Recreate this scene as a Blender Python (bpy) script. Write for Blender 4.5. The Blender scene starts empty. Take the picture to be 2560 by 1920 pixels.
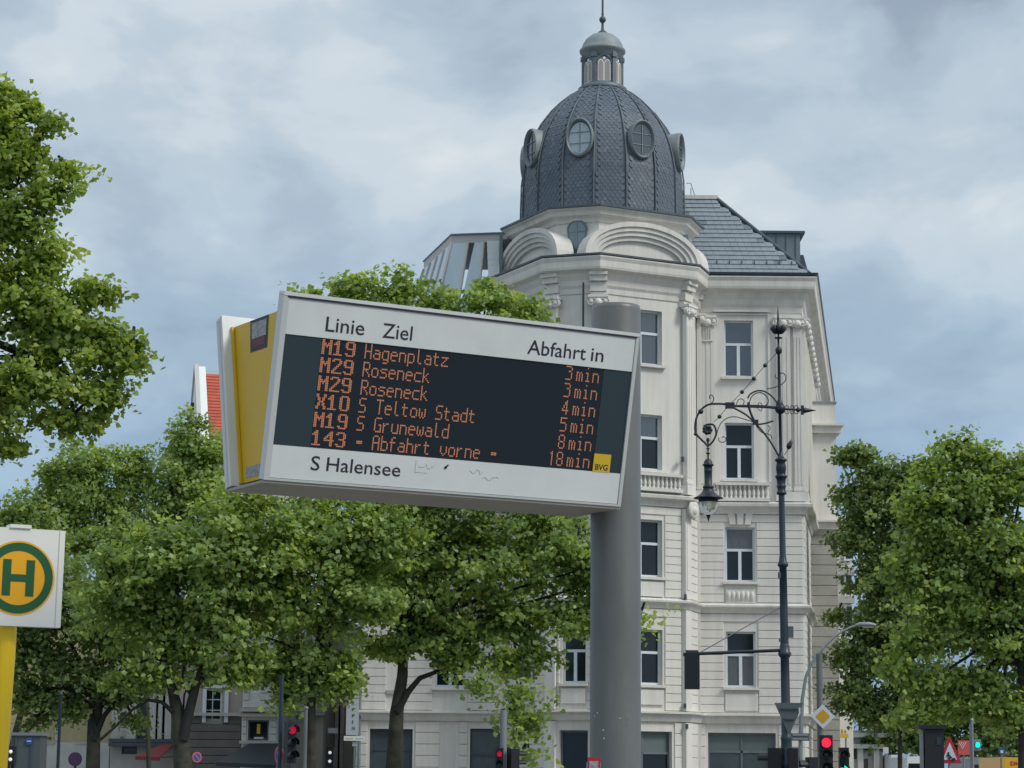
import bpy, math, random
import numpy as np
from mathutils import Vector, Matrix

# ------------------------------------------------------------------ camera
FPX, PITCH, ROLL, EYE = 5812.0, 0.16731, 0.00909, 1.6     # focal length in pixels of the 2560 px wide frame
sc = bpy.context.scene
COL = sc.collection
cd = bpy.data.cameras.new('camera'); cam = bpy.data.objects.new('camera', cd); COL.objects.link(cam)
sc.camera = cam
cd.sensor_width = 36.0; cd.lens = 36.0 * FPX / 2560.0
cd.clip_start = 0.1; cd.clip_end = 4000
_F = Vector((0, math.cos(PITCH), math.sin(PITCH))); _R = Vector((1, 0, 0)); _U = Vector((0, -math.sin(PITCH), math.cos(PITCH)))
_R2 = _R * math.cos(ROLL) + _U * math.sin(ROLL); _U2 = -_R * math.sin(ROLL) + _U * math.cos(ROLL)
cam.matrix_world = Matrix(((_R2.x, _U2.x, -_F.x, 0), (_R2.y, _U2.y, -_F.y, 0), (_R2.z, _U2.z, -_F.z, EYE), (0, 0, 0, 1)))

# ------------------------------------------------------------------ sky, sun, exposure
SUN_EL, SUN_AZ = math.radians(44), math.radians(120)      # azimuth clockwise from +Y: behind the camera, to the right
world = bpy.data.worlds.new('World'); sc.world = world; world.use_nodes = True
wt = world.node_tree; wt.nodes.clear()
def WN(t, **k):
    n = wt.nodes.new(t)
    for a, b in k.items(): setattr(n, a, b)
    return n
w_out = WN('ShaderNodeOutputWorld'); w_mix = WN('ShaderNodeMixShader')
w_sky = WN('ShaderNodeTexSky', sky_type='NISHITA', sun_disc=False, sun_elevation=SUN_EL, sun_rotation=SUN_AZ, air_density=1.2, dust_density=1.5)
w_b1 = WN('ShaderNodeBackground'); w_b1.inputs['Strength'].default_value = 0.10
wt.links.new(w_sky.outputs[0], w_b1.inputs['Color'])
w_b2 = WN('ShaderNodeBackground'); w_b2.inputs['Strength'].default_value = .86
geo = WN('ShaderNodeTexCoord'); sep = WN('ShaderNodeSeparateXYZ'); wt.links.new(geo.outputs['Generated'], sep.inputs[0])
# soft cloud masses, a little flattened; the pattern lives on the direction sphere
comb = WN('ShaderNodeMapping'); comb.inputs['Scale'].default_value = (1, 1, 1.75); comb.inputs['Rotation'].default_value = (.25, .1, 0)
wt.links.new(geo.outputs['Generated'], comb.inputs[0])
def wnoise(scale, detail, rough, off=(0, 0, 0), dist=0.0):
    m = WN('ShaderNodeMapping'); m.inputs['Location'].default_value = off; m.inputs['Scale'].default_value = (1, 1, 1)
    n = WN('ShaderNodeTexNoise'); n.inputs['Scale'].default_value = scale; n.inputs['Detail'].default_value = detail
    n.inputs['Roughness'].default_value = rough; n.inputs['Distortion'].default_value = dist
    wt.links.new(comb.outputs[0], m.inputs[0]); wt.links.new(m.outputs[0], n.inputs['Vector']); return n
def wramp(src, pts):
    r = WN('ShaderNodeValToRGB'); r.color_ramp.interpolation = 'EASE'
    el = r.color_ramp.elements
    while len(el) > 1: el.remove(el[0])
    el[0].position, el[0].color = pts[0][0], (*pts[0][1], 1)
    for p, c in pts[1:]:
        e = el.new(p); e.color = (*c, 1)
    wt.links.new(src, r.inputs[0]); return r
n1 = wnoise(5.5, 5, .50, (3.1, 1.7, .6), .25); n2 = wnoise(11.0, 7, .54, (7.3, 2.2, 1.1), .25)
mixn = WN('ShaderNodeMath', operation='MULTIPLY_ADD'); mixn.inputs[1].default_value = .50
wt.links.new(n2.outputs[0], mixn.inputs[0])
s1 = WN('ShaderNodeMath', operation='MULTIPLY'); s1.inputs[1].default_value = .50; wt.links.new(n1.outputs[0], s1.inputs[0]); wt.links.new(s1.outputs[0], mixn.inputs[2])
last = mixn.outputs[0]
def cloud_mass(u, v, r, amp):
    """raise or lower the cloud density round one direction of the sky"""
    global last
    d = (_R2 * ((u - 1280) / FPX) + _U2 * ((960 - v) / FPX) + _F).normalized()
    dp = WN('ShaderNodeVectorMath', operation='DOT_PRODUCT'); nv_ = WN('ShaderNodeVectorMath', operation='NORMALIZE')
    wt.links.new(geo.outputs['Generated'], nv_.inputs[0]); wt.links.new(nv_.outputs[0], dp.inputs[0]); dp.inputs[1].default_value = d
    mr = WN('ShaderNodeMapRange', interpolation_type='SMOOTHSTEP'); mr.inputs['From Min'].default_value = math.cos(r * 1.25 / FPX); mr.inputs['From Max'].default_value = 1.0
    mr.inputs['To Min'].default_value = 0; mr.inputs['To Max'].default_value = amp
    wt.links.new(dp.outputs['Value'], mr.inputs[0]); a_ = WN('ShaderNodeMath', operation='ADD'); wt.links.new(last, a_.inputs[0]); wt.links.new(mr.outputs[0], a_.inputs[1]); last = a_.outputs[0]
for m_ in ((2200, 40, 420, -.13), (1780, 30, 300, -.05), (2030, 150, 210, .09), (1950, 400, 300, .09), (1900, 520, 130, .06), (2380, 480, 380, .08), (2500, 620, 260, .06), (960, 330, 240, .09), (1080, 440, 240, .06), (560, 450, 160, .06), (330, 190, 300, .05), (700, 120, 260, .04), (620, 640, 260, -.04),
           (700, 380, 130, -.05), (1000, 560, 300, -.05), (300, 620, 380, .02), (2300, 900, 420, -.04), (460, 960, 300, -.06), (1500, 120, 260, -.02)): cloud_mass(m_[0], m_[1], m_[2], m_[3] * .72)
cl = wramp(last, [(.34, (.30, .37, .46)), (.44, (.41, .50, .59)), (.51, (.49, .58, .66)), (.57, (.595, .665, .72)), (.67, (.72, .76, .78))])
ver = wramp(sep.outputs['Z'], [(0.0, (.52, .66, .86)), (.115, (.58, .73, .90)), (.18, (.83, .90, .96)), (.26, (1, 1, 1)), (.45, (1.15, 1.12, 1.10)), (1.0, (1.6, 1.55, 1.5))])
mul = WN('ShaderNodeMixRGB', blend_type='MULTIPLY'); mul.inputs[0].default_value = 1
wt.links.new(cl.outputs[0], mul.inputs[1]); wt.links.new(ver.outputs[0], mul.inputs[2]); wt.links.new(mul.outputs[0], w_b2.inputs['Color'])
w_mix.inputs[0].default_value = 0.9
wt.links.new(w_b1.outputs[0], w_mix.inputs[1]); wt.links.new(w_b2.outputs[0], w_mix.inputs[2]); wt.links.new(w_mix.outputs[0], w_out.inputs[0])
sl = bpy.data.lights.new('sun', 'SUN'); sl.energy = 1.5; sl.angle = math.radians(16); sl.color = (1, .95, .87)
sun = bpy.data.objects.new('sun', sl); COL.objects.link(sun)
sun.rotation_euler = (math.pi / 2 - SUN_EL, 0, -SUN_AZ + math.pi)
sdir = Vector((math.sin(SUN_AZ) * math.cos(SUN_EL), math.cos(SUN_AZ) * math.cos(SUN_EL), math.sin(SUN_EL)))
sun.rotation_euler = (-sdir).to_track_quat('-Z', 'Y').to_euler()
sc.view_settings.view_transform = 'Standard'; sc.view_settings.look = 'None'
sc.view_settings.exposure = 0.32; sc.view_settings.gamma = 1.0; sc.view_settings.use_curve_mapping = False

# ------------------------------------------------------------------ helpers
def ray(u, v):
    a, b = (u - 1280) / FPX, (960 - v) / FPX
    return _R2 * a + _U2 * b + _F
def at(u, v, Y):
    """the point at distance Y (metres in front) that was measured at photo position u, v"""
    d = ray(u, v); return Vector((0, 0, EYE)) + d * (Y / d.y)
def pz(v, Y, u=1850): return at(u, v, Y).z
def px(u, Y, v=1500): return at(u, v, Y).x
ORIG = {}
class MB:
    def __init__(s): s.v = []; s.f = []; s.m = []; s.sm = []
    def add(s, vs, fs, m=0, smooth=False):
        o = len(s.v); s.v += [tuple(p) for p in vs]
        for f in fs: s.f.append(tuple(i + o for i in f)); s.m.append(m); s.sm.append(smooth)
    def box(s, c, d, M=None, m=0, taper=1.0):
        hx, hy, hz = d[0] / 2, d[1] / 2, d[2] / 2; c = Vector(c)
        P = []
        for z in (-1, 1):
            t = taper if z > 0 else 1
            for x, y in ((-1, -1), (1, -1), (1, 1), (-1, 1)):
                p = Vector((x * hx * t, y * hy * t, z * hz))
                P.append(c + (M @ p if M else p))
        s.add(P, [(0, 3, 2, 1), (4, 5, 6, 7), (0, 1, 5, 4), (1, 2, 6, 5), (2, 3, 7, 6), (3, 0, 4, 7)], m)
    def prism(s, pts, ext, m=0):
        """closed outline pts (3-D, planar) pushed along ext"""
        n = len(pts); e = Vector(ext); A = [Vector(p) for p in pts]
        s.add(A + [p + e for p in A], [tuple(range(n))[::-1], tuple(range(n, 2 * n))] + [(i, (i + 1) % n, n + (i + 1) % n, n + i) for i in range(n)], m)
    def tube(s, pts, r, n=8, m=0, caps=True):
        pts = [Vector(p) for p in pts]; k = len(pts)
        R = r if isinstance(r, (list, tuple)) else [r] * k
        vs = []; up = None
        for i, p in enumerate(pts):
            t = (pts[min(i + 1, k - 1)] - pts[max(i - 1, 0)]); t = t.normalized() if t.length > 1e-9 else Vector((0, 0, 1))
            if up is None: up = Vector((0, 0, 1)) if abs(t.z) < .9 else Vector((1, 0, 0))
            a = t.cross(up)
            if a.length < 1e-6: a = t.cross(Vector((0, 1, 0)))
            a.normalize(); b = t.cross(a); up = -b
            up = b.cross(t) if False else (a.cross(t))
            for j in range(n):
                q = 2 * math.pi * j / n; vs.append(p + (a * math.cos(q) + b * math.sin(q)) * R[i])
        fs = [(i * n + j, i * n + (j + 1) % n, (i + 1) * n + (j + 1) % n, (i + 1) * n + j) for i in range(k - 1) for j in range(n)]
        s.add(vs, fs, m, True)
        if caps: s.add([vs[j] for j in range(n)], [tuple(range(n))[::-1]], m); s.add(vs[-n:], [tuple(range(n))], m)
    def lathe(s, prof, axis0=(0, 0, 0), axis=(0, 0, 1), n=20, m=0, smooth=True, caps=True, rot=0.0):
        """prof: (radius, height along axis)"""
        a0 = Vector(axis0); A = Vector(axis).normalized(); X = A.cross(Vector((0, 1, 0)))
        if X.length < 1e-3: X = A.cross(Vector((1, 0, 0)))
        X.normalize(); Yv = A.cross(X); vs = []
        for r, h in prof:
            for j in range(n):
                q = 2 * math.pi * j / n + rot; vs.append(a0 + A * h + (X * math.cos(q) + Yv * math.sin(q)) * max(r, 1e-4))
        k = len(prof)
        s.add(vs, [(i * n + j, i * n + (j + 1) % n, (i + 1) * n + (j + 1) % n, (i + 1) * n + j) for i in range(k - 1) for j in range(n)], m, smooth)
        if caps: s.add(vs[:n], [tuple(range(n))[::-1]], m); s.add(vs[-n:], [tuple(range(n))], m)
    def ball(s, c, r, n=10, m=0, sz=1.0):
        s.lathe([(r * math.sin(math.pi * i / 6), -r * sz * math.cos(math.pi * i / 6)) for i in range(7)], c, (0, 0, 1), n, m, True, False)
    def build(s, name, mats, parent=None, loc=None, shade=True):
        if loc is None: loc = Vector((0, 0, 0)) if parent is None else Vector(ORIG[parent.name])
        loc = Vector(loc); me = bpy.data.meshes.new(name)
        me.from_pydata([(p[0] - loc.x, p[1] - loc.y, p[2] - loc.z) for p in s.v], [], s.f)
        if not isinstance(mats, (list, tuple)): mats = [mats]
        for mt in mats: me.materials.append(mt)
        me.polygons.foreach_set('material_index', s.m); me.polygons.foreach_set('use_smooth', s.sm)
        me.update()
        return link(name, me, parent, loc)
def link(name, me, parent=None, loc=(0, 0, 0), rz=None, mtx=None):
    o = bpy.data.objects.new(name, me); COL.objects.link(o)
    loc = Vector(loc)
    if parent is not None:
        o.parent = parent; po = Vector(ORIG[parent.name])
        if mtx is not None: o.matrix_local = Matrix.Translation(-po) @ mtx; loc = mtx.translation.copy()
        else: o.location = loc - po
    elif mtx is not None: o.matrix_world = mtx; loc = mtx.translation.copy()
    else: o.location = loc
    if rz is not None: o.rotation_euler = (0, 0, rz)
    ORIG[o.name] = loc.copy()
    return o
def tag(o, label=None, cat=None, group=None, kind=None):
    if label: o['label'] = label
    if cat: o['category'] = cat
    if group: o['group'] = group
    if kind: o['kind'] = kind
    return o
def thing(name, label, cat, loc, group=None):
    o = link(name, None, None, loc); o.empty_display_size = .2
    return tag(o, label, cat, group)

def mat(name, col, rough=.7, metal=0.0, var=0.0, scale=3.0, bump=0.0, bscale=30.0, emit=None, estr=0.0, ior=None, trans=0.0, stretch=(1, 1, 1), tint=None, col2=None, streak=0.0):
    m = bpy.data.materials.new(name); m.use_nodes = True; t = m.node_tree; b = t.nodes['Principled BSDF']
    b.inputs['Base Color'].default_value = (*col, 1); b.inputs['Roughness'].default_value = rough; b.inputs['Metallic'].default_value = metal
    if ior: b.inputs['IOR'].default_value = ior
    if trans: b.inputs['Transmission Weight'].default_value = trans
    if emit: b.inputs['Emission Color'].default_value = (*emit, 1); b.inputs['Emission Strength'].default_value = estr
    if var or bump:
        g = t.nodes.new('ShaderNodeNewGeometry'); mp = t.nodes.new('ShaderNodeMapping'); mp.inputs['Scale'].default_value = stretch
        t.links.new(g.outputs['Position'], mp.inputs[0])
    if var:
        n = t.nodes.new('ShaderNodeTexNoise'); n.inputs['Scale'].default_value = scale; n.inputs['Detail'].default_value = 6; n.inputs['Roughness'].default_value = .62
        t.links.new(mp.outputs[0], n.inputs['Vector'])
        r = t.nodes.new('ShaderNodeValToRGB'); e = r.color_ramp.elements
        lo = [c * (1 - var) for c in col] if col2 is None else col2
        e[0].position = .32; e[0].color = (*lo, 1); e[1].position = .68; e[1].color = (*[min(1, c * (1 + var * .6)) for c in col], 1)
        t.links.new(n.outputs[0], r.inputs[0]); t.links.new(r.outputs[0], b.inputs['Base Color'])
        mr = t.nodes.new('ShaderNodeMapRange'); mr.inputs['To Min'].default_value = max(0, rough - .08); mr.inputs['To Max'].default_value = min(1, rough + .12)
        t.links.new(n.outputs[0], mr.inputs[0]); t.links.new(mr.outputs[0], b.inputs['Roughness'])
    if var and streak:
        mp2 = t.nodes.new('ShaderNodeMapping'); mp2.inputs['Scale'].default_value = (3.2, 3.2, .16); t.links.new(g.outputs['Position'], mp2.inputs[0])
        n3 = t.nodes.new('ShaderNodeTexNoise'); n3.inputs['Scale'].default_value = 1.0; n3.inputs['Detail'].default_value = 5; n3.inputs['Roughness'].default_value = .7; t.links.new(mp2.outputs[0], n3.inputs['Vector'])
        r3 = t.nodes.new('ShaderNodeValToRGB'); r3.color_ramp.elements[0].position = .30; r3.color_ramp.elements[0].color = (1 - streak * 1.6, 1 - streak * 1.65, 1 - streak * 1.75, 1); r3.color_ramp.elements[1].position = .58; r3.color_ramp.elements[1].color = (1, 1, 1, 1)
        t.links.new(n3.outputs[0], r3.inputs[0]); mm3 = t.nodes.new('ShaderNodeMixRGB'); mm3.blend_type = 'MULTIPLY'; mm3.inputs[0].default_value = 1
        t.links.new(r.outputs[0], mm3.inputs[1]); t.links.new(r3.outputs[0], mm3.inputs[2]); t.links.new(mm3.outputs[0], b.inputs['Base Color'])
    if bump:
        n2 = t.nodes.new('ShaderNodeTexNoise'); n2.inputs['Scale'].default_value = bscale; n2.inputs['Detail'].default_value = 4
        t.links.new(mp.outputs[0], n2.inputs['Vector'])
        bp = t.nodes.new('ShaderNodeBump'); bp.inputs['Strength'].default_value = bump; bp.inputs['Distance'].default_value = .02
        t.links.new(n2.outputs[0], bp.inputs['Height']); t.links.new(bp.outputs[0], b.inputs['Normal'])
    return m
M = dict(
    plaster=mat('plaster', (.725, .708, .665), .85, streak=.09, var=.10, scale=.8, bump=.25, bscale=9, stretch=(1, 1, .35), col2=(.64, .622, .58)),
    plaster_warm=mat('plaster_warm', (.755, .737, .69), .85, streak=.08, var=.09, scale=.7, bump=.25, bscale=9, stretch=(1, 1, .3), col2=(.68, .66, .61)),
    plaster_grey=mat('plaster_grey', (.44, .43, .395), .9, var=.14, scale=1.1, bump=.4, bscale=14),
    beige=mat('beige_render', (.40, .36, .31), .9, var=.10, scale=.9, bump=.3),
    brownstone=mat('brown_stone', (.155, .14, .13), .9, var=.2, scale=1.4, bump=.5),
    white_stone=mat('white_stone', (.54, .54, .51), .85, var=.12, scale=1.2, bump=.3),
    cream=mat('cream_render', (.42, .36, .21), .9, var=.1),
    slate=mat('slate', (.105, .132, .160), .55, var=.28, scale=.55, bump=.1, col2=(.078, .104, .136)),
    slate2=mat('slate_pale', (.122, .146, .172), .48, var=.25, scale=2.0, bump=.3),
    lead=mat('lead_sheet', (.16, .195, .22), .5, var=.2, scale=2.0, metal=.25),
    lead_pale=mat('weathered_zinc', (.25, .29, .30), .55, var=.2, scale=3.0, metal=.2),
    lead_dark=mat('dark_lead', (.06, .08, .10), .5, var=.2),
    tile=mat('roof_tile', (.235, .275, .31), .42, var=.12, scale=2.2, bump=.3),
    redtile=mat('red_clay_tile', (.48, .105, .06), .8, var=.2, scale=2.0),
    winframe=mat('window_frame_paint', (.66, .72, .76), .45),
    glass_sky=mat('window_glass_sky', (.03, .045, .065), .07, ior=2.15),
    glass=mat('window_glass', (.010, .016, .020), .06, ior=1.5),
    curtain=mat('curtain_glass', (.10, .10, .11), .12, ior=1.8, var=.3, scale=7, stretch=(3, 3, .4)),
    glass_shop=mat('shop_glass', (.055, .075, .078), .12, ior=1.7, var=.4, scale=.9),
    frosted=mat('frosted_glass', (.13, .165, .165), .3, ior=1.5),
    skyglass=mat('skylight_glass', (.27, .38, .43), .10, ior=2.2),
    drumglass=mat('drum_window_glass', (.13, .19, .24), .12, ior=1.9),
    whiteclad=mat('white_cladding', (.78, .80, .80), .5),
    studio=mat('studio_frame', (.50, .495, .48), .6),
    iron=mat('painted_iron', (.012, .020, .030), .42, var=.3, scale=6),
    iron_blue=mat('painted_iron_shaft', (.022, .040, .055), .38, var=.25, scale=5, stretch=(1, 1, .2)),
    globe=mat('lamp_glass', (.75, .74, .68), .12, trans=.75, ior=1.3),
    steel=mat('painted_steel', (.155, .163, .160), .42, metal=.15, var=.16, scale=5, stretch=(1, 1, .3), bump=.05, bscale=60),
    galv=mat('galvanised_steel', (.26, .28, .29), .45, metal=.4),
    board_white=mat('board_white_paint', (.67, .70, .695), .42, var=.05, scale=4, streak=.03),
    board_edge=mat('board_aluminium', (.55, .57, .56), .4, metal=.15),
    board_dark_edge=mat('board_shadow_joint', (.03, .02, .05), .6),
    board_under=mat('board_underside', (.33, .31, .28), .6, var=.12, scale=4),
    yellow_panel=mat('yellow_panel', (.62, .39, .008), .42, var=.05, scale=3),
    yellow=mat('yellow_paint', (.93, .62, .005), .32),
    yellow_dull=mat('yellow_print', (.62, .42, .02), .5),
    screen=mat('display_screen', (.007, .015, .025), .35, ior=1.45),
    screen_edge=mat('screen_margin', (.024, .044, .056), .35, ior=1.45),
    ink=mat('lettering_ink', (.018, .014, .035), .6),
    scratch=mat('scratched_paint', (.36, .39, .39), .6),
    led=mat('led_dots', (.22, .08, .045), .5, emit=(.74, .29, .13), estr=.36),
    sign_white=mat('sign_white', (.76, .77, .72), .4, var=.03),
    sign_green=mat('sign_green', (.008, .095, .03), .45),
    sign_orange=mat('sign_amber', (.82, .40, .005), .45),
    sign_grey=mat('sign_seam', (.50, .50, .46), .5),
    black=mat('black_plastic', (.008, .010, .014), .5),
    red_on=mat('red_lamp_lit', (.3, .01, .02), .4, emit=(1, .015, .045), estr=1.6),
    red_dim=mat('red_lamp_dim', (.3, .01, .03), .4, emit=(.6, .01, .05), estr=.55),
    green_on=mat('green_lamp_lit', (.01, .3, .2), .4, emit=(.0, .85, .62), estr=1.3),
    white_on=mat('white_lamp_lit', (.6, .6, .6), .4, emit=(.8, .9, .9), estr=.5),
    lens_off=mat('lamp_lens_off', (.03, .035, .04), .25),
    red=mat('sign_red', (.42, .012, .03), .5),
    red_light=mat('sign_red_pale', (.60, .10, .11), .5),
    blue=mat('sign_blue', (.02, .09, .30), .5),
    sign_refl=mat('sign_reflective_white', (.55, .60, .64), .4),
    sign_back=mat('sign_back', (.10, .125, .13), .5, metal=.3),
    amber=mat('priority_amber', (.55, .30, .01), .45),
    purple=mat('faded_sign_purple', (.05, .02, .07), .6),
    awning_red=mat('awning_red', (.26, .05, .055), .85, var=.15),
    awning_dark=mat('awning_dark', (.018, .026, .032), .85, var=.2),
    van_white=mat('van_white_paint', (.74, .77, .76), .25),
    van_yellow=mat('truck_yellow_paint', (.75, .42, .03), .3),
    bark=mat('bark', (.055, .055, .040), .9, var=.45, scale=3, bump=.6, bscale=12, col2=(.022, .024, .018)),
    bark_dark=mat('branch_bark', (.022, .026, .024), .9, var=.3, scale=4),
    asphalt=mat('asphalt', (.05, .05, .052), .9, var=.2, scale=1.0, bump=.3),
    paving=mat('paving', (.20, .195, .18), .9, var=.15, scale=.8, bump=.3),
    banner=mat('banner_fabric', (.44, .47, .50), .7, var=.05),
    print_dark=mat('banner_letters', (.06, .07, .09), .7),
    plants=mat('terrace_plants', (.05, .085, .03), .8, var=.4, scale=6),
    stickerA=mat('sticker_pale', (.30, .31, .31), .5, var=.5, scale=60),
    stickerB=mat('sticker_red', (.12, .012, .03), .5, var=.4, scale=50),
)
def leaf_mat(name, base, tr):
    m = bpy.data.materials.new(name); m.use_nodes = True; t = m.node_tree; t.nodes.clear()
    out = t.nodes.new('ShaderNodeOutputMaterial'); at_ = t.nodes.new('ShaderNodeAttribute'); at_.attribute_name = 'leafcol'
    r = t.nodes.new('ShaderNodeValToRGB'); e = r.color_ramp.elements
    e[0].position = 0; e[0].color = (*[c * .62 for c in base], 1); e[1].position = 1; e[1].color = (base[0] * 1.95, base[1] * 1.6, base[2] * 1.7, 1)
    mid = e.new(.55); mid.color = (*base, 1)
    t.links.new(at_.outputs['Fac'], r.inputs[0])
    p = t.nodes.new('ShaderNodeBsdfPrincipled'); p.inputs['Roughness'].default_value = .38; p.inputs['IOR'].default_value = 1.45
    t.links.new(r.outputs[0], p.inputs['Base Color'])
    tl = t.nodes.new('ShaderNodeBsdfTranslucent'); hs = t.nodes.new('ShaderNodeMixRGB'); hs.blend_type = 'MULTIPLY'; hs.inputs[0].default_value = 1
    hs.inputs[2].default_value = (1.5, 1.35, .5, 1); t.links.new(r.outputs[0], hs.inputs[1]); t.links.new(hs.outputs[0], tl.inputs[0])
    mxs = t.nodes.new('ShaderNodeMixShader'); mxs.inputs[0].default_value = tr
    t.links.new(p.outputs[0], mxs.inputs[1]); t.links.new(tl.outputs[0], mxs.inputs[2]); t.links.new(mxs.outputs[0], out.inputs[0])
    return m
LEAF = leaf_mat('plane_leaf', (.250, .375, .122), .50)
LEAF_DARK = leaf_mat('plane_leaf_deep', (.170, .265, .098), .46)
LEAF_NEAR = leaf_mat('plane_leaf_near', (.255, .375, .092), .50)

def sweep(mb, path, prof, closed=False, m=0, caps=True):
    """moulding: profile (out, z) carried along a plan path, mitred; outward is to the right of travel"""
    P = [Vector((p[0], p[1])) for p in path]; n = len(P); offs = []
    for i in range(n):
        def nrm(a, b): d = (b - a).normalized(); return Vector((d.y, -d.x))
        if closed or 0 < i < n - 1:
            n1 = nrm(P[i - 1], P[i]); n2 = nrm(P[i], P[(i + 1) % n]); k = n1 + n2; offs.append(k / max(.25, k.dot(n1)))
        elif i == 0: offs.append(nrm(P[0], P[1]))
        else: offs.append(nrm(P[-2], P[-1]))
    K = len(prof); vs = []
    for i in range(n):
        for o, z in prof: q = P[i] + offs[i] * o; vs.append((q.x, q.y, z))
    fs = []
    for i in range(n if closed else n - 1):
        j = (i + 1) % n
        for k in range(K - 1): fs.append((i * K + k, j * K + k, j * K + k + 1, i * K + k + 1))
    mb.add(vs, fs, m)
    if caps and not closed:
        mb.add(vs[:K], [tuple(range(K))[::-1]], m); mb.add(vs[-K:], [tuple(range(K))], m)
def text_mesh(mb, s, org, ex, ey, size, m=0, sx=1.0, depth=.002, align='LEFT', bold=0.0, spacing=1.0, fit=None):
    """flat lettering: ex, ey unit vectors of reading direction and up; fit = width the word must fill"""
    c = bpy.data.curves.new('lettering', 'FONT'); c.body = s; c.size = 1.0; c.align_x = align; c.offset = bold; c.space_character = spacing; c.resolution_u = 3
    o = bpy.data.objects.new('lettering', c); me = bpy.data.meshes.new_from_object(o)
    V = [v.co.copy() for v in me.vertices]; cap = .729
    k = size / cap
    if fit and V:
        x0 = min(v.x for v in V); x1 = max(v.x for v in V); sx = fit / ((x1 - x0) * k)
        V = [Vector((v.x - x0, v.y, 0)) for v in V]
    n = Vector(ex).cross(Vector(ey)).normalized()
    pts = [Vector(org) + Vector(ex) * (v.x * k * sx) + Vector(ey) * (v.y * k) + n * depth for v in V]
    mb.add(pts, [tuple(p.vertices) for p in me.polygons], m)
    bpy.data.objects.remove(o); bpy.data.curves.remove(c); bpy.data.meshes.remove(me)

# ------------------------------------------------------------------ ground
g = MB(); g.add([(-1500, -1500, -.004), (1500, -1500, -.004), (1500, 1500, -.004), (-1500, 1500, -.004)], [(0, 1, 2, 3)])
tag(g.build('ground', M['paving']), kind='structure')
g = MB(); g.box((0, 36, .0), (400, 34, .004)); tag(g.build('road', M['asphalt']), kind='structure')
g = MB(); g.box((0, 6.5, .06), (300, 25, .12)); g.box((0, 67, .06), (300, 28, .12)); tag(g.build('pavement', M['paving']), kind='structure')
g = MB()
for i in range(-20, 20): g.box((i * 6.0, 36, .006), (3.0, .12, .004))
tag(g.build('road_marking', M['sign_white']), kind='structure')

# ------------------------------------------------------------------ walls, windows
def wall_boxes(mb, P0, D, s0, s1, z0, z1, th, openings, m=0):
    D = Vector((D[0], D[1], 0)).normalized(); N = Vector((D.y, -D.x, 0)); P0 = Vector((P0[0], P0[1], 0))
    R = Matrix((D, -N, Vector((0, 0, 1)))).transposed()
    cuts = sorted({s0, s1, *[min(max(a, s0), s1) for o in openings for a in o[:2]]})
    for a, b in zip(cuts[:-1], cuts[1:]):
        if b - a < 1e-4: continue
        mid = (a + b) / 2; z = z0
        for o in sorted([o for o in openings if o[0] - 1e-6 <= mid <= o[1] + 1e-6], key=lambda o: o[2]):
            if o[2] > z: c = P0 + D * mid - N * th / 2; mb.box((c.x, c.y, (z + o[2]) / 2), (b - a, th, o[2] - z), R, m)
            z = max(z, o[3])
        if z1 > z: c = P0 + D * mid - N * th / 2; mb.box((c.x, c.y, (z + z1) / 2), (b - a, th, z1 - z), R, m)
_course = {}
def course_mesh(L, h, mt, name='stone_course', d=.045):
    k = (round(L, 2), round(h, 2), mt.name, name)
    if k not in _course:
        mb = MB(); e = .022; x, z = L / 2, h / 2
        mb.add([(-x, 0, -z), (x, 0, -z), (x, 0, z), (-x, 0, z), (-x + e, -d, -z + e), (x - e, -d, -z + e), (x - e, -d, z - e), (-x + e, -d, z - e)],
               [(4, 5, 6, 7), (0, 1, 5, 4), (1, 2, 6, 5), (2, 3, 7, 6), (3, 0, 4, 7)])
        me = bpy.data.meshes.new(name); me.from_pydata(mb.v, [], mb.f); me.materials.append(mt); _course[k] = me
    return _course[k]
def courses(parent, P0, D, s0, s1, z0, z1, pitch, openings, mt, name='stone_course'):
    D = Vector((D[0], D[1], 0)).normalized(); rz = math.atan2(D.y, D.x); P0 = Vector((P0[0], P0[1], 0))
    n = max(1, round((z1 - z0) / pitch)); h = (z1 - z0) / n
    for i in range(n):
        zc = z0 + (i + .5) * h; segs = [(s0, s1)]
        for o in openings:
            if o[2] < zc + h * .35 and o[3] > zc - h * .35:
                ns = []
                for a, b in segs:
                    if o[1] <= a or o[0] >= b: ns.append((a, b)); continue
                    if o[0] > a: ns.append((a, o[0]))
                    if o[1] < b: ns.append((o[1], b))
                segs = ns
        for a, b in segs:
            if b - a < .08: continue
            p = P0 + D * ((a + b) / 2) + Vector((D.y, -D.x, 0)) * .002
            link(name, course_mesh(b - a, h, mt, name), parent, (p.x, p.y, zc), rz)
_win = {}
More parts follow.
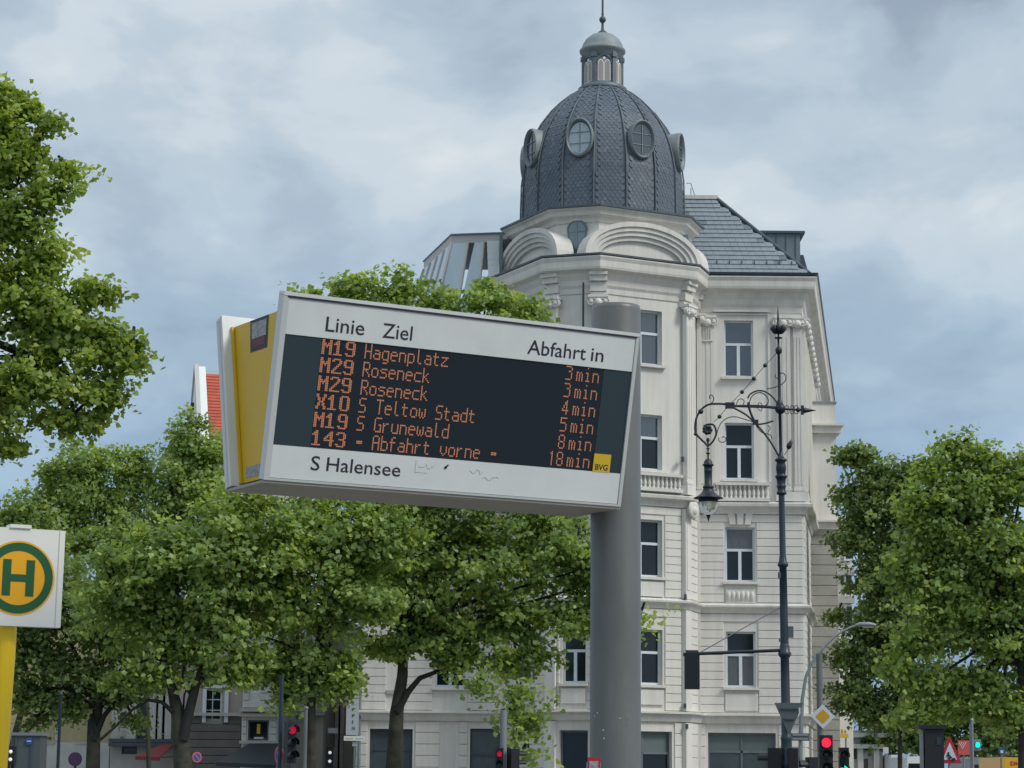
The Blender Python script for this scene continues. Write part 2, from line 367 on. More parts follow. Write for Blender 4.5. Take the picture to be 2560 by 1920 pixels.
def window(parent, P, D, w, h, style='T', glass='glass', frame='winframe', top=None, name='window', bw=.065):
    """P: lower left corner of the opening on the frame plane; D reading direction"""
    D = Vector((D[0], D[1], 0)).normalized(); rz = math.atan2(D.y, D.x); key = (round(w, 2), round(h, 2), style, glass, frame, top)
    if key not in _win:
        f = MB(); panes = []
        def bar(x0, x1, z0, z1, d=.07, y=0): f.box(((x0 + x1) / 2, y, (z0 + z1) / 2), (x1 - x0, d, z1 - z0))
        bar(0, w, 0, bw * 1.25); bar(0, w, h - bw, h); bar(0, bw, bw * 1.25, h - bw); bar(w - bw, w, bw * 1.25, h - bw)
        g1 = glass; g2 = top or glass
        if style == 'T':
            zt = h * .585; bar(bw, w - bw, zt - .04, zt + .05, .09); bar(w / 2 - .055, w / 2 + .055, bw * 1.25, zt - .04, .085)
            panes = [(bw, w / 2 - .055, bw * 1.25, zt - .04, g1), (w / 2 + .055, w - bw, bw * 1.25, zt - .04, g1), (bw, w - bw, zt + .05, h - bw, g2)]
        elif style == 'T3':
            zt = h * .585; bar(bw, w - bw, zt - .04, zt + .05, .09)
            for q in (.34, .66): bar(w * q - .04, w * q + .04, bw * 1.25, h - bw, .075)
            panes = [(bw, w - bw, bw * 1.25, zt - .04, g1), (bw, w - bw, zt + .05, h - bw, g2)]
        elif style == 'shop':
            zt = h * .68; bar(bw, w - bw, zt - .04, zt + .04); bar(w / 2 - .03, w / 2 + .03, bw, h - bw)
            panes = [(bw, w / 2 - .03, bw, zt - .04, g1), (w / 2 + .03, w - bw, bw, zt - .04, g1), (bw, w / 2 - .03, zt + .04, h - bw, g2), (w / 2 + .03, w - bw, zt + .04, h - bw, g2)]
        elif style == 'grid':
            nx, nz = top; g2 = glass
            for i in range(1, nx): bar(w * i / nx - .018, w * i / nx + .018, bw, h - bw, .04)
            for i in range(1, nz): bar(bw, w - bw, h * i / nz - .018, h * i / nz + .018, .045)
            panes = [(w * i / nx + .02, w * (i + 1) / nx - .02, h * j / nz + .02, h * (j + 1) / nz - .02, g1) for i in range(nx) for j in range(nz)]
        else: panes = [(bw, w - bw, bw, h - bw, g1)]
        me = bpy.data.meshes.new('window_frame'); me.from_pydata(f.v, [], f.f); me.materials.append(M[frame])
        ps = []
        for a, b, c, d, gl in panes:
            q = MB(); q.box(((a + b) / 2, .012, (c + d) / 2), (b - a + .01, .012, d - c + .01))
            pm = bpy.data.meshes.new('pane'); pm.from_pydata(q.v, [], q.f); pm.materials.append(M[gl]); ps.append(pm)
        _win[key] = (me, ps)
    me, ps = _win[key]
    o = link(name, me, parent, P, rz)
    for pm in ps:
        c = bpy.data.objects.new('pane', pm); COL.objects.link(c); c.parent = o; ORIG[c.name] = Vector(P)
    return o

# ================================================================== the corner building
YF = 82.0                                     # distance of the street front
z_of = lambda v: pz(v, YF)
Z_EAVE, Z_STR1, Z_STR2, Z_STR3 = 19.33, 11.25, 7.60, 3.84
CB = thing('corner_building', 'pale cream corner building with stucco facade, slate roof and big slate corner dome', 'building', (3.2, 82, 0))
TC = Vector((3.215, 82.2)); TR_ = 3.42                     # tower centre, vertex radius
VA = [-94.2, -32.2, -4.2, 57.8, 85.8, 147.8, 175.8, 237.8]   # vertex bearings, from towards the camera
def tp(a, r, z=None):
    q = math.radians(a); x, y = TC.x + r * math.sin(q), TC.y - r * math.cos(q)
    return Vector((x, y)) if z is None else Vector((x, y, z))
tower_path = [tp(a, TR_) for a in VA]
CX, SIDE = 10.36, Vector((.16, 1)).normalized()          # right-hand corner, direction of the side street front
corner = Vector((CX, YF)); side_end = corner + SIDE * 28
LX = -5.33                                            # left end of the front
right_path = [(TC.x, YF), (CX, YF), (side_end.x, side_end.y)]
D0 = Vector((1, 0)); DS = SIDE

# --- window openings on the right-hand section (x, x, z, z)
wl, wr = 7.60, 8.64
OPEN_R = [(wl, wr, z_of(943), z_of(801)), (wl, wr, z_of(1199), z_of(1057)), (wl, wr, z_of(1455), z_of(1318)), (wl, wr, z_of(1719), z_of(1579)), (6.95, 9.32, 1.15, z_of(1832))]
w = MB()
wall_boxes(w, (0, YF), D0, 5.2, CX, 0, Z_EAVE - .05, .45, OPEN_R)
# side street wall, its bays
side_open = [(2.6 + 4.2 * i, 3.7 + 4.2 * i, zz, zz + 2.0) for i in range(6) for zz in (1.3, 4.75, 8.4, 12.1, 15.8)]
wall_boxes(w, corner, DS, .45, 28, 0, Z_EAVE - .05, .45, side_open)
w.build('wall', M['plaster_warm'], CB)
for a, b, c, d in side_open: window(CB, (*(corner + DS * a - Vector((DS.y, -DS.x)) * .22), c), DS, b - a, d - c, 'T', 'glass', top='glass')
gl = [('glass_sky', 'glass_sky'), ('glass', 'glass'), ('glass', 'curtain'), ('curtain', 'glass'), ('glass_shop', 'frosted')]
for (a, b, c, d), (g1, g2) in zip(OPEN_R, gl):
    st = 'shop' if b - a > 2 else 'T'
    window(CB, (a, YF + .20, c), D0, b - a, d - c, st, g1, 'lead' if st == 'shop' else 'winframe', top=g2)
# surrounds, hoods, sills
for i, (a, b, c, d) in enumerate(OPEN_R[:4]):
    s = MB(); s.box(((a + b) / 2, YF - .05, c - .04), (b - a + .22, .22, .09)); s.build('window_sill', M['plaster'], CB)
s = MB(); s.box((8.2, YF - .06, z_of(779)), (2.02, .16, .07)); s.box((8.2, YF - .03, z_of(786)), (1.96, .09, .05)); s.build('window_hood', M['plaster'], CB)
for x0, x1 in ((7.17, 7.24), (9.16, 9.23)):
    s = MB(); s.box(((x0 + x1) / 2, YF - .03, (z_of(785) + z_of(1205)) / 2), (x1 - x0, .06, z_of(785) - z_of(1205))); s.build('panel_moulding', M['plaster'], CB)
for a, b, v0, v1 in ((7.60, 8.64, 1508, 1474), (7.56, 8.70, 1777, 1735)):
    s = MB(); zc, hh = (z_of(v0) + z_of(v1)) / 2, z_of(v1) - z_of(v0)
    s.box(((a + b) / 2, YF - .035, zc), (b - a, .06, hh)); s.build('apron_panel', M['plaster'], CB)
    if v0 == 1508:
        for k in range(6):
            q = MB(); q.lathe([(.02, -.16), (.06, -.12), (.075, .04), (.05, .14), (.015, .17)], (a + .1 + k * .165, YF - .075, zc), (0, 0, 1), 8); q.build('relief_leaf', M['plaster_warm'], CB)
# keystones above the third row of windows
for dx in (-.26, 0, .26):
    s = MB(); x = 8.12 + dx; z0, z1 = z_of(1312), z_of(1283)
    s.prism([(x - .10 + dx * .0, YF - .001, z0), (x + .10, YF - .001, z0), (x + .12 + dx * .25, YF - .001, z1), (x - .12 + dx * .25, YF - .001, z1)], (0, -.10, 0)); s.build('keystone', M['plaster'], CB)
# rusticated courses: right-hand section, side street and tower
tp0 = 6.62
courses(CB, (0, YF), D0, tp0, CX - .02, Z_STR2 + .12, Z_STR1 - .42, .285, [(a - .05, b + .05, c - .6, d) for a, b, c, d in OPEN_R[2:3]] + [(7.75, 8.5, z_of(1320), z_of(1280))], M['plaster'])
courses(CB, (0, YF), D0, tp0, CX - .02, Z_STR3 + .02, Z_STR2 - .28, .285, [(a - .08, b + .08, c - .9, d + .3) for a, b, c, d in OPEN_R[3:4]], M['plaster'])
courses(CB, (0, YF), D0, tp0, CX - .02, .3, Z_STR3 - .35, .40, [(a - .08, b + .08, 0, d + .12) for a, b, c, d in OPEN_R[4:5]], M['plaster'])
so = [(a - .1, b + .1, c - .1, d + .1) for a, b, c, d in side_open]
courses(CB, corner, DS, .02, 7.45, Z_STR2 + .12, Z_STR1 - .42, .285, so, M['plaster_warm'])
courses(CB, corner, DS, .02, 7.45, Z_STR3 + .02, Z_STR2 - .28, .285, so, M['plaster_warm'])
courses(CB, corner, DS, .02, 7.45, .3, Z_STR3 - .35, .40, so, M['plaster_warm'])

# --- string courses and cornices round front, tower and side
def corn(name, prof, mt='plaster', path=None, closed=False):
    q = MB(); sweep(q, path, prof, closed); return q.build(name, M[mt], CB)
side2 = [(5.9, YF), (CX, YF), (side_end.x, side_end.y)]
left2 = [(LX, YF), (1.0, YF)]; LD = 1.5
for pth, cl in ((side2, False), (tower_path, True), (left2, False)):
    corn('string_course', [(0, Z_STR1 - .42), (.10, Z_STR1 - .40), (.16, Z_STR1 - .22), (.34, Z_STR1 - .15), (.36, Z_STR1 - .05), (.10, Z_STR1 + .03), (0, Z_STR1 + .04)], 'plaster', pth, cl)
    corn('string_course', [(0, Z_STR2 - .28), (.08, Z_STR2 - .26), (.14, Z_STR2 - .14), (.26, Z_STR2 - .06), (.27, Z_STR2), (.06, Z_STR2 + .08), (0, Z_STR2 + .09)], 'plaster', pth, cl)
    corn('string_course', [(0, Z_STR3 - .36), (.10, Z_STR3 - .34), (.16, Z_STR3 - .20), (.17, Z_STR3 - .12), (.30, Z_STR3 - .08), (.30, Z_STR3 - .02), (.05, Z_STR3), (0, Z_STR3 + .01)], 'plaster', pth, cl)
main_prof = [(0, Z_EAVE - 1.22), (.07, Z_EAVE - 1.20), (.09, Z_EAVE - 1.02), (.20, Z_EAVE - .92), (.24, Z_EAVE - .74), (.40, Z_EAVE - .60), (.46, Z_EAVE - .50), (.82, Z_EAVE - .42), (.86, Z_EAVE - .34), (.88, Z_EAVE - .14), (.98, Z_EAVE - .02), (.98, Z_EAVE + .02), (0, Z_EAVE + .06)]
main_prof = [(o * .62, z) for o, z in main_prof]
corn('cornice', main_prof, 'plaster', side2)
corn('cornice', [(o, z - LD) for o, z in main_prof], 'plaster', left2)
corn('gutter', [(.3, Z_EAVE + .065), (.62, Z_EAVE + .06), (.66, Z_EAVE + .15), (.56, Z_EAVE + .17), (.3, Z_EAVE + .22)], 'lead_dark', side2)

# --- tower: walls face by face
faces = [(VA[i], VA[i + 1]) for i in range(7)]
def face(i):
    a, b = tp(VA[i], TR_), tp(VA[(i + 1) % 8], TR_); return a, (b - a).normalized(), (b - a).length
ZW = lambda v: at(1560, v, 79.9).z
for i in range(8):
    P0, D, L = face(i); ops = []; q = MB()
    if i == 2:      # the broad face to the right of the middle
        ops = [(L / 2 - .78, L / 2 + .78, ZW(b), ZW(t)) for b, t in ((914, 778), (1176, 1038), (1443, 1300), (1712, 1574))] + [(L / 2 - 1.0, L / 2 + 1.15, .9, ZW(1828))]
        gls = [('glass_sky', 'glass_sky'), ('glass', 'glass_sky'), ('glass', 'glass'), ('glass', 'glass'), ('glass', 'frosted')]
    elif i == 1:
        ops = [(L / 2 - .50, L / 2 + .50, 1.55, ZW(1828))] + [(L / 2 - .42, L / 2 + .42, ZW(b), ZW(t)) for b, t in ((1443, 1300), (1712, 1574))]
        gls = [('glass', 'frosted'), ('glass', 'glass'), ('glass', 'glass')]
    elif i == 0:
        ops = [(L / 2 - .6, L / 2 + .6, ZW(b), ZW(t)) for b, t in ((914, 778), (1176, 1038), (1443, 1300), (1712, 1574))]
        gls = [('glass_sky', 'glass_sky')] * 4
    wall_boxes(q, P0, D, 0.0, L, 0, Z_EAVE - .1, .4, ops); q.build('wall', M['plaster_warm'] if i in (2, 3) else M['plaster'], CB)
    N = Vector((D.y, -D.x))
    if i < 3:
        for (a, b, c, d), (g1, g2) in zip(ops, gls):
            p = P0 + D * a - N * .22
            window(CB, (p.x, p.y, c), D, b - a, d - c, 'shop' if c < 2 and i == 2 else ('plain' if c < 2 else 'T'), g1, 'lead' if c < 2 else 'winframe', top=g2)
            s = MB(); R = Matrix((Vector((*D, 0)), Vector((*-N, 0)), Vector((0, 0, 1)))).transposed(); pc = P0 + D * (a + b) / 2 + N * .05
            s.box((pc.x, pc.y, c - .05), (b - a + .2, .2, .09), R); s.build('window_sill', M['plaster'], CB)
            if 8 < c < 12.5 or 4 < c < 7:
                s = MB(); s.box((pc.x, pc.y, c - .42), (b - a, .08, .5), R); s.build('apron_panel', M['plaster'], CB)
    if i < 4:
        pad = .24
        oo = [(a - .07, b + .07, c - .75, d + .2) for a, b, c, d in ops if c > 2] + [(a - .07, b + .07, 0, d + .15) for a, b, c, d in ops if c < 2]
        mt = M['plaster_warm'] if i in (2, 3) else M['plaster']
        courses(CB, P0, D, pad, L - pad, Z_STR2 + .12, Z_STR1 - .42, .285, oo, mt)
        courses(CB, P0, D, pad, L - pad, Z_STR3 + .02, Z_STR2 - .28, .285, oo, mt)
        courses(CB, P0, D, pad, L - pad, .3, Z_STR3 - .35, .40, oo, mt)
def capital(c, N, wdt=.62):
    """ionic capital: abacus, two volutes, small leaf between"""
    q = MB(); N = Vector((N[0], N[1], 0)).normalized(); D = Vector((-N.y, N.x, 0)); c = Vector(c)
    R = Matrix((D, N, Vector((0, 0, 1)))).transposed()
    q.box(c + Vector((0, 0, .20)), (wdt * 1.12, .36, .09), R)
    q.box(c + Vector((0, 0, .12)), (wdt, .30, .08), R)
    for sgn in (-1, 1):
        b0 = c + D * sgn * wdt * .40 + Vector((0, 0, .02)) - N * .02
        q.lathe([(.135, 0), (.15, .03), (.15, .14), (.12, .16), (.12, .13), (.08, .13), (.07, .17), (.03, .18)], b0, N, 12)
    q.lathe([(.16, 0), (.13, .16), (.05, .22)], c + Vector((0, 0, -.02)), N, 10)
    return q.build('capital', M['plaster_warm'], CB)
def pilaster(c, N, z0, z1, wdt=.46, mt='plaster_warm', dep=.14):
    q = MB(); N = Vector((N[0], N[1], 0)).normalized(); D = Vector((-N.y, N.x, 0)); R = Matrix((D, N, Vector((0, 0, 1)))).transposed()
    c = Vector((c[0], c[1], 0)) + N * dep / 2
    q.box(c + Vector((0, 0, (z0 + z1) / 2)), (wdt, dep, z1 - z0), R)
    for sx in (-.33, 0, .33): q.box(c + D * wdt * sx + N * (dep / 2 + .008) + Vector((0, 0, (z0 + z1) / 2 + .1)), (wdt * .17, .02, z1 - z0 - 1.0), R)
    q.box(c + Vector((0, 0, z0 + .17)), (wdt + .12, dep + .10, .34), R); q.box(c + Vector((0, 0, z0 + .42)), (wdt + .06, dep + .05, .08), R)
    return q.build('pilaster', M[mt], CB)
ZC = Z_EAVE - 1.55                             # capitals
for i in (1, 2, 3, 4):
    a = VA[i]; n = tp(a, 1.0) - TC; p = tp(a, TR_)
    pilaster(p - n * .02, n, Z_STR1 + .05, ZC - .10, .44, dep=.16)
    capital((*(p + n * .12), ZC), n)
    for z0, z1 in ((Z_STR2 + .1, Z_STR1 - .44), (Z_STR3 + .02, Z_STR2 - .30), (.2, Z_STR3 - .38)):
        q = MB(); R = Matrix((Vector((-n.y, n.x, 0)), Vector((n.x, n.y, 0)), Vector((0, 0, 1)))).transposed()
        pc = p - n * .01; q.box((pc.x, pc.y, (z0 + z1) / 2), (.42, .16, z1 - z0), R)
        if z0 > 7: q.box((pc.x + n.x * .085, pc.y + n.y * .085, (z0 + z1) / 2), (.22, .03, z1 - z0 - .6), R)
        q.build('corner_pier', M['plaster_warm'], CB)
# right-hand section: pilasters with capitals at its two ends and along the side street
for x, wd, dp in ((6.98, .50, .14), (9.70, .50, .14), (10.22, .34, .11)):
    pilaster((x, YF), (0, -1), Z_STR1 + .05, ZC - .15, wd, 'plaster', dp); capital((x, YF - dp + .02, ZC - .05 - (.14 - dp) * .4), (0, -1), wd + .08)
NS = Vector((DS.y, -DS.x))
for k in range(12):
    p = corner + DS * (.45 + k * 1.15); pilaster(p, NS, Z_STR1 + .05, ZC - .15, .44, 'plaster_warm'); capital((*(p + NS * .13), ZC - .05), NS, .56)
q = MB()
for sx in (-.12, -.04, .04, .12): q.box((6.98 + sx, YF - .17, ZC - .48), (.035, .05, .42))
q.box((6.98, YF - .17, ZC - .72), (.40, .07, .05)); q.build('relief_bars', M['plaster'], CB)
# balustrades under the second row of windows
def balustrade(P0, D, L, z0, z1, n, solid=True):
    D3 = Vector((*D, 0)); N3 = Vector((D[1], -D[0], 0)); R = Matrix((D3, -N3, Vector((0, 0, 1)))).transposed(); c = Vector((P0[0], P0[1], 0)) + D3 * L / 2 + N3 * .16
    q = MB(); q.box(c + Vector((0, 0, z1 - .05)), (L, .24, .10), R); q.box(c + Vector((0, 0, z0 + .05)), (L, .24, .12), R)
    q.box(c + Vector((0, 0, (z0 + z1) / 2)) - N3 * .09, (L, .03, z1 - z0), R)
    b = q.build('balustrade', M['plaster'], CB); h = z1 - z0 - .21
    me = MB(); me.lathe([(.05, 0), (.05, .04), (.028, .07), (.06, h * .33), (.05, h * .5), (.026, h * .75), (.05, h - .05), (.05, h)], n=8)
    mesh = bpy.data.meshes.new('baluster'); mesh.from_pydata(me.v, [], me.f); mesh.materials.append(M['plaster_warm']); mesh.polygons.foreach_set('use_smooth', me.sm)
    for k in range(n):
        p = c + D3 * (-L / 2 + L * (k + .5) / n); link('baluster', mesh, b, (p.x, p.y, z0 + .11))
balustrade((7.24, YF), D0, 1.92, z_of(1254), z_of(1208), 12)
P0, D, L = face(2); balustrade(P0 + D * .3, D, L - .6, Z_STR1 + .10, Z_STR1 + .72, 17)
P0, D, L = face(1); balustrade(P0 + D * .3, D, L - .6, Z_STR1 + .10, Z_STR1 + .72, 6)
# round ornament on the tower corner, spotlights, downpipes
p = tp(57.8, TR_ + .22); q = MB(); q.ball((p.x, p.y, 10.75), .20, 14); q.build('stone_ball', M['plaster_warm'], CB)
q = MB(); q.lathe([(.30, 0), (.36, .05), (.30, .12), (.2, .14)], (p.x, p.y + .06, 10.78), (math.sin(1.0), -math.cos(1.0), 0), 16); q.build('scroll_bracket', M['plaster'], CB)
for u, v, Y in ((1706, 1148, 80.0), (1713, 1492, 80.2), (1712, 1765, 80.2), (1717, 1816, 80.2), (1345, 1762, 80.6), (1343, 1822, 80.6)):
    c = at(u, v, Y); q = MB(); q.box(c, (.09, .22, .16)); q.tube([c + Vector((0, .1, -.05)), c + Vector((.10, .3, .14))], .022, 6); q.build('floodlight', M['lead_dark'], CB)
for x in (6.62, -5.2): q = MB(); q.tube([(x, YF - .12, .2), (x, YF - .12, Z_EAVE - .5)], .05, 8); q.build('downpipe', M['lead_pale'], CB)
p = tp(-12, TR_ + .35); q = MB(); q.tube([(p.x, p.y, pz(830, 78.9, 1454)), (p.x, p.y, pz(712, 78.9, 1454))], .035, 8); q.build('flagpole', M['iron'], CB)

# --- tower: main cornice with breaks over the corners, drum, arched hoods
corn('cornice', [(o * .9, z) for o, z in main_prof], 'plaster', tower_path, True)
corn('gutter', [(.2, Z_EAVE + .07), (.57, Z_EAVE + .05), (.59, Z_EAVE + .11), (.1, Z_EAVE + .20)], 'lead', tower_path, True)
for i in (1, 2, 3, 4):
    a = VA[i]; n = tp(a, 1.0) - TC; p = tp(a, TR_); R = Matrix((Vector((-n.y, n.x, 0)), Vector((n.x, n.y, 0)), Vector((0, 0, 1)))).transposed()
    q = MB(); e = p + n * .10
    for o, z, hh in ((.22, Z_EAVE - 1.28, .22), (.28, Z_EAVE - 1.0, .3), (.38, Z_EAVE - .70, .2), (.46, Z_EAVE - .54, .12)): q.box((e.x + n.x * (o - .5) / 2, e.y + n.y * (o - .5) / 2, z), (.58 + (o - .3) * .4, o, hh), R)
    q.build('cornice_break', M['plaster'], CB)
DR = 3.18; ZD0, ZD1 = Z_EAVE + .08, 21.12
drum = [tp(a, DR) for a in VA]
q = MB(); sweep(q, drum, [(0, ZD0), (0, ZD1 + .1)], True); q.build('drum_wall', M['plaster_warm'], CB)
corn('cornice', [(0, ZD1 - .42), (.06, ZD1 - .40), (.10, ZD1 - .26), (.28, ZD1 - .18), (.32, ZD1 - .04), (.44, ZD1 + .02), (.44, ZD1 + .05), (-.1, ZD1 + .1)], 'plaster', drum, True)
corn('gutter', [(.1, ZD1 + .09), (.48, ZD1 + .06), (.50, ZD1 + .13), (.2, ZD1 + .20), (-.35, ZD1 + .36)], 'lead', drum, True)
def arch(i, wfrac=.96, rise=1.40):
    """three nested arched hood mouldings standing on the cornice, springing from face i"""
    a, b = tp(VA[i], DR), tp(VA[(i + 1) % 8], DR); D = (b - a).normalized(); N = Vector((D.y, -D.x)); L = (b - a).length; c0 = (a + b) / 2
    for rr0, rr1, dep, nm in ((1.44, 1.33, .36, 'arch_moulding'), (1.33, 1.23, .29, 'arch_moulding'), (1.23, 1.13, .22, 'arch_moulding'), (1.13, 1.03, .13, 'arch_moulding')):
        q = MB(); K = 22; out = []; inn = []
        for k in range(K + 1):
            t = math.pi * k / K
            for lst, r in ((out, rr0), (inn, rr1)):
                s = -math.cos(t) * r * L / 2; z = ZD0 + math.sin(t) ** .9 * (rise - (1.44 - r) * 1.55)
                lst.append((s, z))
        vs = []
        for (s0, z0), (s1, z1) in zip(out, inn):
            for s, z, o in ((s0, z0, dep), (s1, z1, dep), (s1, z1, 0), (s0, z0, -.3)):
                p = c0 + D * s + N * o; vs.append((p.x, p.y, z))
        fs = [(k * 4 + j, k * 4 + (j + 1) % 4, (k + 1) * 4 + (j + 1) % 4, (k + 1) * 4 + j) for k in range(K) for j in range(4)]
        q.add(vs, fs + [(0, 1, 2, 3), (K * 4, K * 4 + 3, K * 4 + 2, K * 4 + 1)]); q.build(nm, M['plaster'], CB)
for i in (0, 2, 4): arch(i)
# small windows in the narrow faces of the drum
for i in (1, 3):
    a, b = tp(VA[i], DR), tp(VA[i + 1], DR); D = (b - a).normalized(); N = Vector((D.y, -D.x)); c0 = (a + b) / 2 + N * .02
    out = [(.30 * math.cos(t), .28 * math.sin(t) + .20) for t in [math.pi * k / 10 for k in range(11)]] + [(-.26, -.15), (-.07, -.48), (.07, -.48), (.26, -.15)]
    def P3(s, z, o): p = c0 + D * s + N * o; return Vector((p.x, p.y, 20.26 + z))
    q = MB(); q.prism([P3(s * 1.22, z * 1.16, 0) for s, z in out], (N.x * .06, N.y * .06, 0)); q.build('drum_window_frame', M['lead'], CB)
    q = MB(); q.prism([P3(s, z, .062) for s, z in out], (N.x * .012, N.y * .012, 0)); dw = q.build('drum_window', M['drumglass'], CB)
    q = MB(); q.prism([P3(-.015, -.46, .075), P3(.015, -.46, .075), P3(.015, .47, .075), P3(-.015, .47, .075)], (N.x * .02, N.y * .02, 0)); q.prism([P3(-.28, .12, .076), P3(.28, .12, .076), P3(.28, .15, .076), P3(-.28, .15, .076)], (N.x * .02, N.y * .02, 0))
    q.build('glazing_bar', M['lead_pale'], dw)

# --- the dome: sixteen facets of fish-scale slates, lead rolls on the edges
A0 = 3.3 - 11.25
prof = [(2.94, 21.30), (2.93, 22.0), (2.91, 22.8), (2.84, 23.3), (2.70, 23.85), (2.52, 24.3), (2.28, 24.72), (1.90, 25.22), (1.55, 25.56), (1.20, 25.84), (.86, 26.04), (.74, 26.12)]
prof = [(r, 21.30 + (z - 21.30) * 1.065) for r, z in prof]
q = MB()
for j in range(16):
    a, b = A0 + 22.5 * j, A0 + 22.5 * (j + 1)
    vs = []
    for r, z in prof: vs += [tp(a, r / math.cos(math.radians(11.25)) * .985, z), tp(b, r / math.cos(math.radians(11.25)) * .985, z)]
    q.add(vs, [(2 * k, 2 * k + 1, 2 * k + 3, 2 * k + 2) for k in range(len(prof) - 1)])
DOME = q.build('dome', M['slate'], CB, loc=(TC.x, TC.y, 21.3))
for j in range(16):
    for da in (0,):
        if da and j % 2 == 0 and False: continue
        q = MB(); rr = .030 if da == 0 else .013
        q.tube([tp(A0 + 22.5 * j + da * (2.94 / max(1.0, r)) ** .5 * (1 if r > 1.1 else .5), r / math.cos(math.radians(11.25)) * (1.0 if da == 0 else .995), z) for r, z in prof[:-1]], rr, 6)
        q.build('lead_roll', M['slate2'] if da == 0 else M['lead_dark'], DOME)
# slates
arc = [0.0]
for (r0, z0), (r1, z1) in zip(prof[:-1], prof[1:]): arc.append(arc[-1] + math.hypot(r1 - r0, z1 - z0))
def on_prof(s):
    for k in range(len(prof) - 1):
        if s <= arc[k + 1] or k == len(prof) - 2:
            t = (s - arc[k]) / (arc[k + 1] - arc[k]); (r0, z0), (r1, z1) = prof[k], prof[k + 1]
            return r0 + (r1 - r0) * t, z0 + (z1 - z0) * t, (r1 - r0) / (arc[k + 1] - arc[k]), (z1 - z0) / (arc[k + 1] - arc[k])
SW, SH = .175, .125
scale_v = [(-.5, .95), (.5, .95), (.5, .0), (.28, -.42), (0, -.55), (-.28, -.42), (-.5, .0)]
rnd = random.Random(4)
all_slates = []
nrow = int(arc[-1] / SH)
for j in range(16):
    am = A0 + 22.5 * (j + .5); q_ = math.radians(am); N2 = Vector((math.sin(q_), -math.cos(q_), 0)); T2 = Vector((math.cos(q_), math.sin(q_), 0))
    for k in range(nrow):
        r, z, dr, dz = on_prof((k + .5) * SH); half = r * math.tan(math.radians(11.25)) * .985 - .06
        up = (N2 * dr + Vector((0, 0, 1)) * dz).normalized(); nn = T2.cross(up).normalized()
        if nn.dot(N2) < 0: nn = -nn
        off = (k % 2) * .5; n = int(half / SW) + 2
        for i in range(-n, n + 1):
            s = (i + off) * SW
            if abs(s) > half - SW * .42: continue
            c = Vector((TC.x, TC.y, z)) + N2 * (r * .985 + .0) + T2 * s + nn * .014
            tilt = (up - nn * .10).normalized()
            tilt = up; all_slates.append((c, T2, tilt, nn, am))
def slate_verts(c, T2, up, nn, j):
    vs = []
    for x, y in scale_v:
        vs.append(c + T2 * (x * SW * .94) + up * (y * SH) + nn * (.010 - .008 * y + j))
    return vs
cen = Vector((0, 0, EYE))
vis = sorted(all_slates, key=lambda s: -(s[3].dot((cen - s[0]).normalized())) + abs(s[0].z - 23.0) * .12)
picked = set(id(s) for s in vis[:300])
sm = []
for kind in range(3):
    q = MB(); base = slate_verts(Vector((0, 0, 0)), Vector((1, 0, 0)), Vector((0, 0, 1)), Vector((0, -1, 0)), 0)
    q.add(base + [b + Vector((0, .012, 0)) for b in base], [tuple(range(7))[::-1], *[(i, (i + 1) % 7, 7 + (i + 1) % 7, 7 + i) for i in range(7)]])
    me = bpy.data.meshes.new('slate'); me.from_pydata(q.v, [], q.f); me.materials.append(M['slate' if kind < 2 else 'slate2']); sm.append(me)
rest = MB()
for s in all_slates:
    c, T2, up, nn, am = s; j = rnd.uniform(-.002, .003); kd = 2 if rnd.random() < .18 else 0
    if id(s) in picked:
        Mx = Matrix(((T2.x, -nn.x, up.x, c.x + nn.x * j), (T2.y, -nn.y, up.y, c.y + nn.y * j), (T2.z, -nn.z, up.z, c.z), (0, 0, 0, 1)))
        link('slate', sm[kd], DOME, mtx=Mx)
    else:
        v = slate_verts(c, T2, up, nn, j); rest.add(v + [p - nn * .012 for p in v], [tuple(range(7)), *[(i, 7 + i, 7 + (i + 1) % 7, (i + 1) % 7) for i in range(7)]], 1 if kd else 0)
tag(rest.build('slate_covering', [M['slate'], M['slate2']], DOME), kind='stuff')
# oval dormers
for a in (-63.2, -18.2, 26.8, 71.8, 116.8, -108.2):
    qa = math.radians(a); N = Vector((math.sin(qa), -math.cos(qa), 0)); T = Vector((math.cos(qa), math.sin(qa), 0)); zc = 23.86
    cx = Vector((TC.x, TC.y, zc)) + N * 2.90
    rx, rz_ = .50, .72
    def ell(f, o, fz=None, n=28):
        return [cx + T * (rx * f * math.cos(t)) + Vector((0, 0, 1)) * (rz_ * (fz or f) * math.sin(t)) + N * o for t in [2 * math.pi * k / n for k in range(n)]]
    def loft(name, rings, mt, par, smooth=True, cap=False):
        q = MB(); n = len(rings[0]); vs = [p for r in rings for p in r]
        q.add(vs, [(i * n + j, i * n + (j + 1) % n, (i + 1) * n + (j + 1) % n, (i + 1) * n + j) for i in range(len(rings) - 1) for j in range(n)], 0, smooth)
        if cap: q.add(rings[-1], [tuple(range(n))])
        return q.build(name, M[mt], par)
    loft('dormer_cowl', [[p - N * .9 for p in ell(.90, 0)], [p - N * .3 for p in ell(.96, 0)], ell(.99, -.02), ell(1.0, .03), ell(.97, .08)], 'lead_pale', DOME)
    loft('dormer_frame', [ell(.97, .08), ell(.94, .10), ell(.90, .09), ell(.80, -.0), ell(.77, -.03)], 'lead', DOME)
    loft('dormer_pane', [ell(.78, -.018), ell(.76, -.02)], 'skyglass' if a in (-18.2,) else 'glass_sky', DOME, cap=True)
    q = MB(); R = Matrix((T, -N, Vector((0, 0, 1)))).transposed()
    for s in (0,): q.box(cx + T * s + N * .0, (.022, .02, rz_ * 1.40), R)
    for s in (-.2, .2): q.box(cx + Vector((0, 0, s)) + N * .002, (rx * 1.46, .02, .022), R)
    q.build('glazing_bar', M['lead_pale'], DOME)
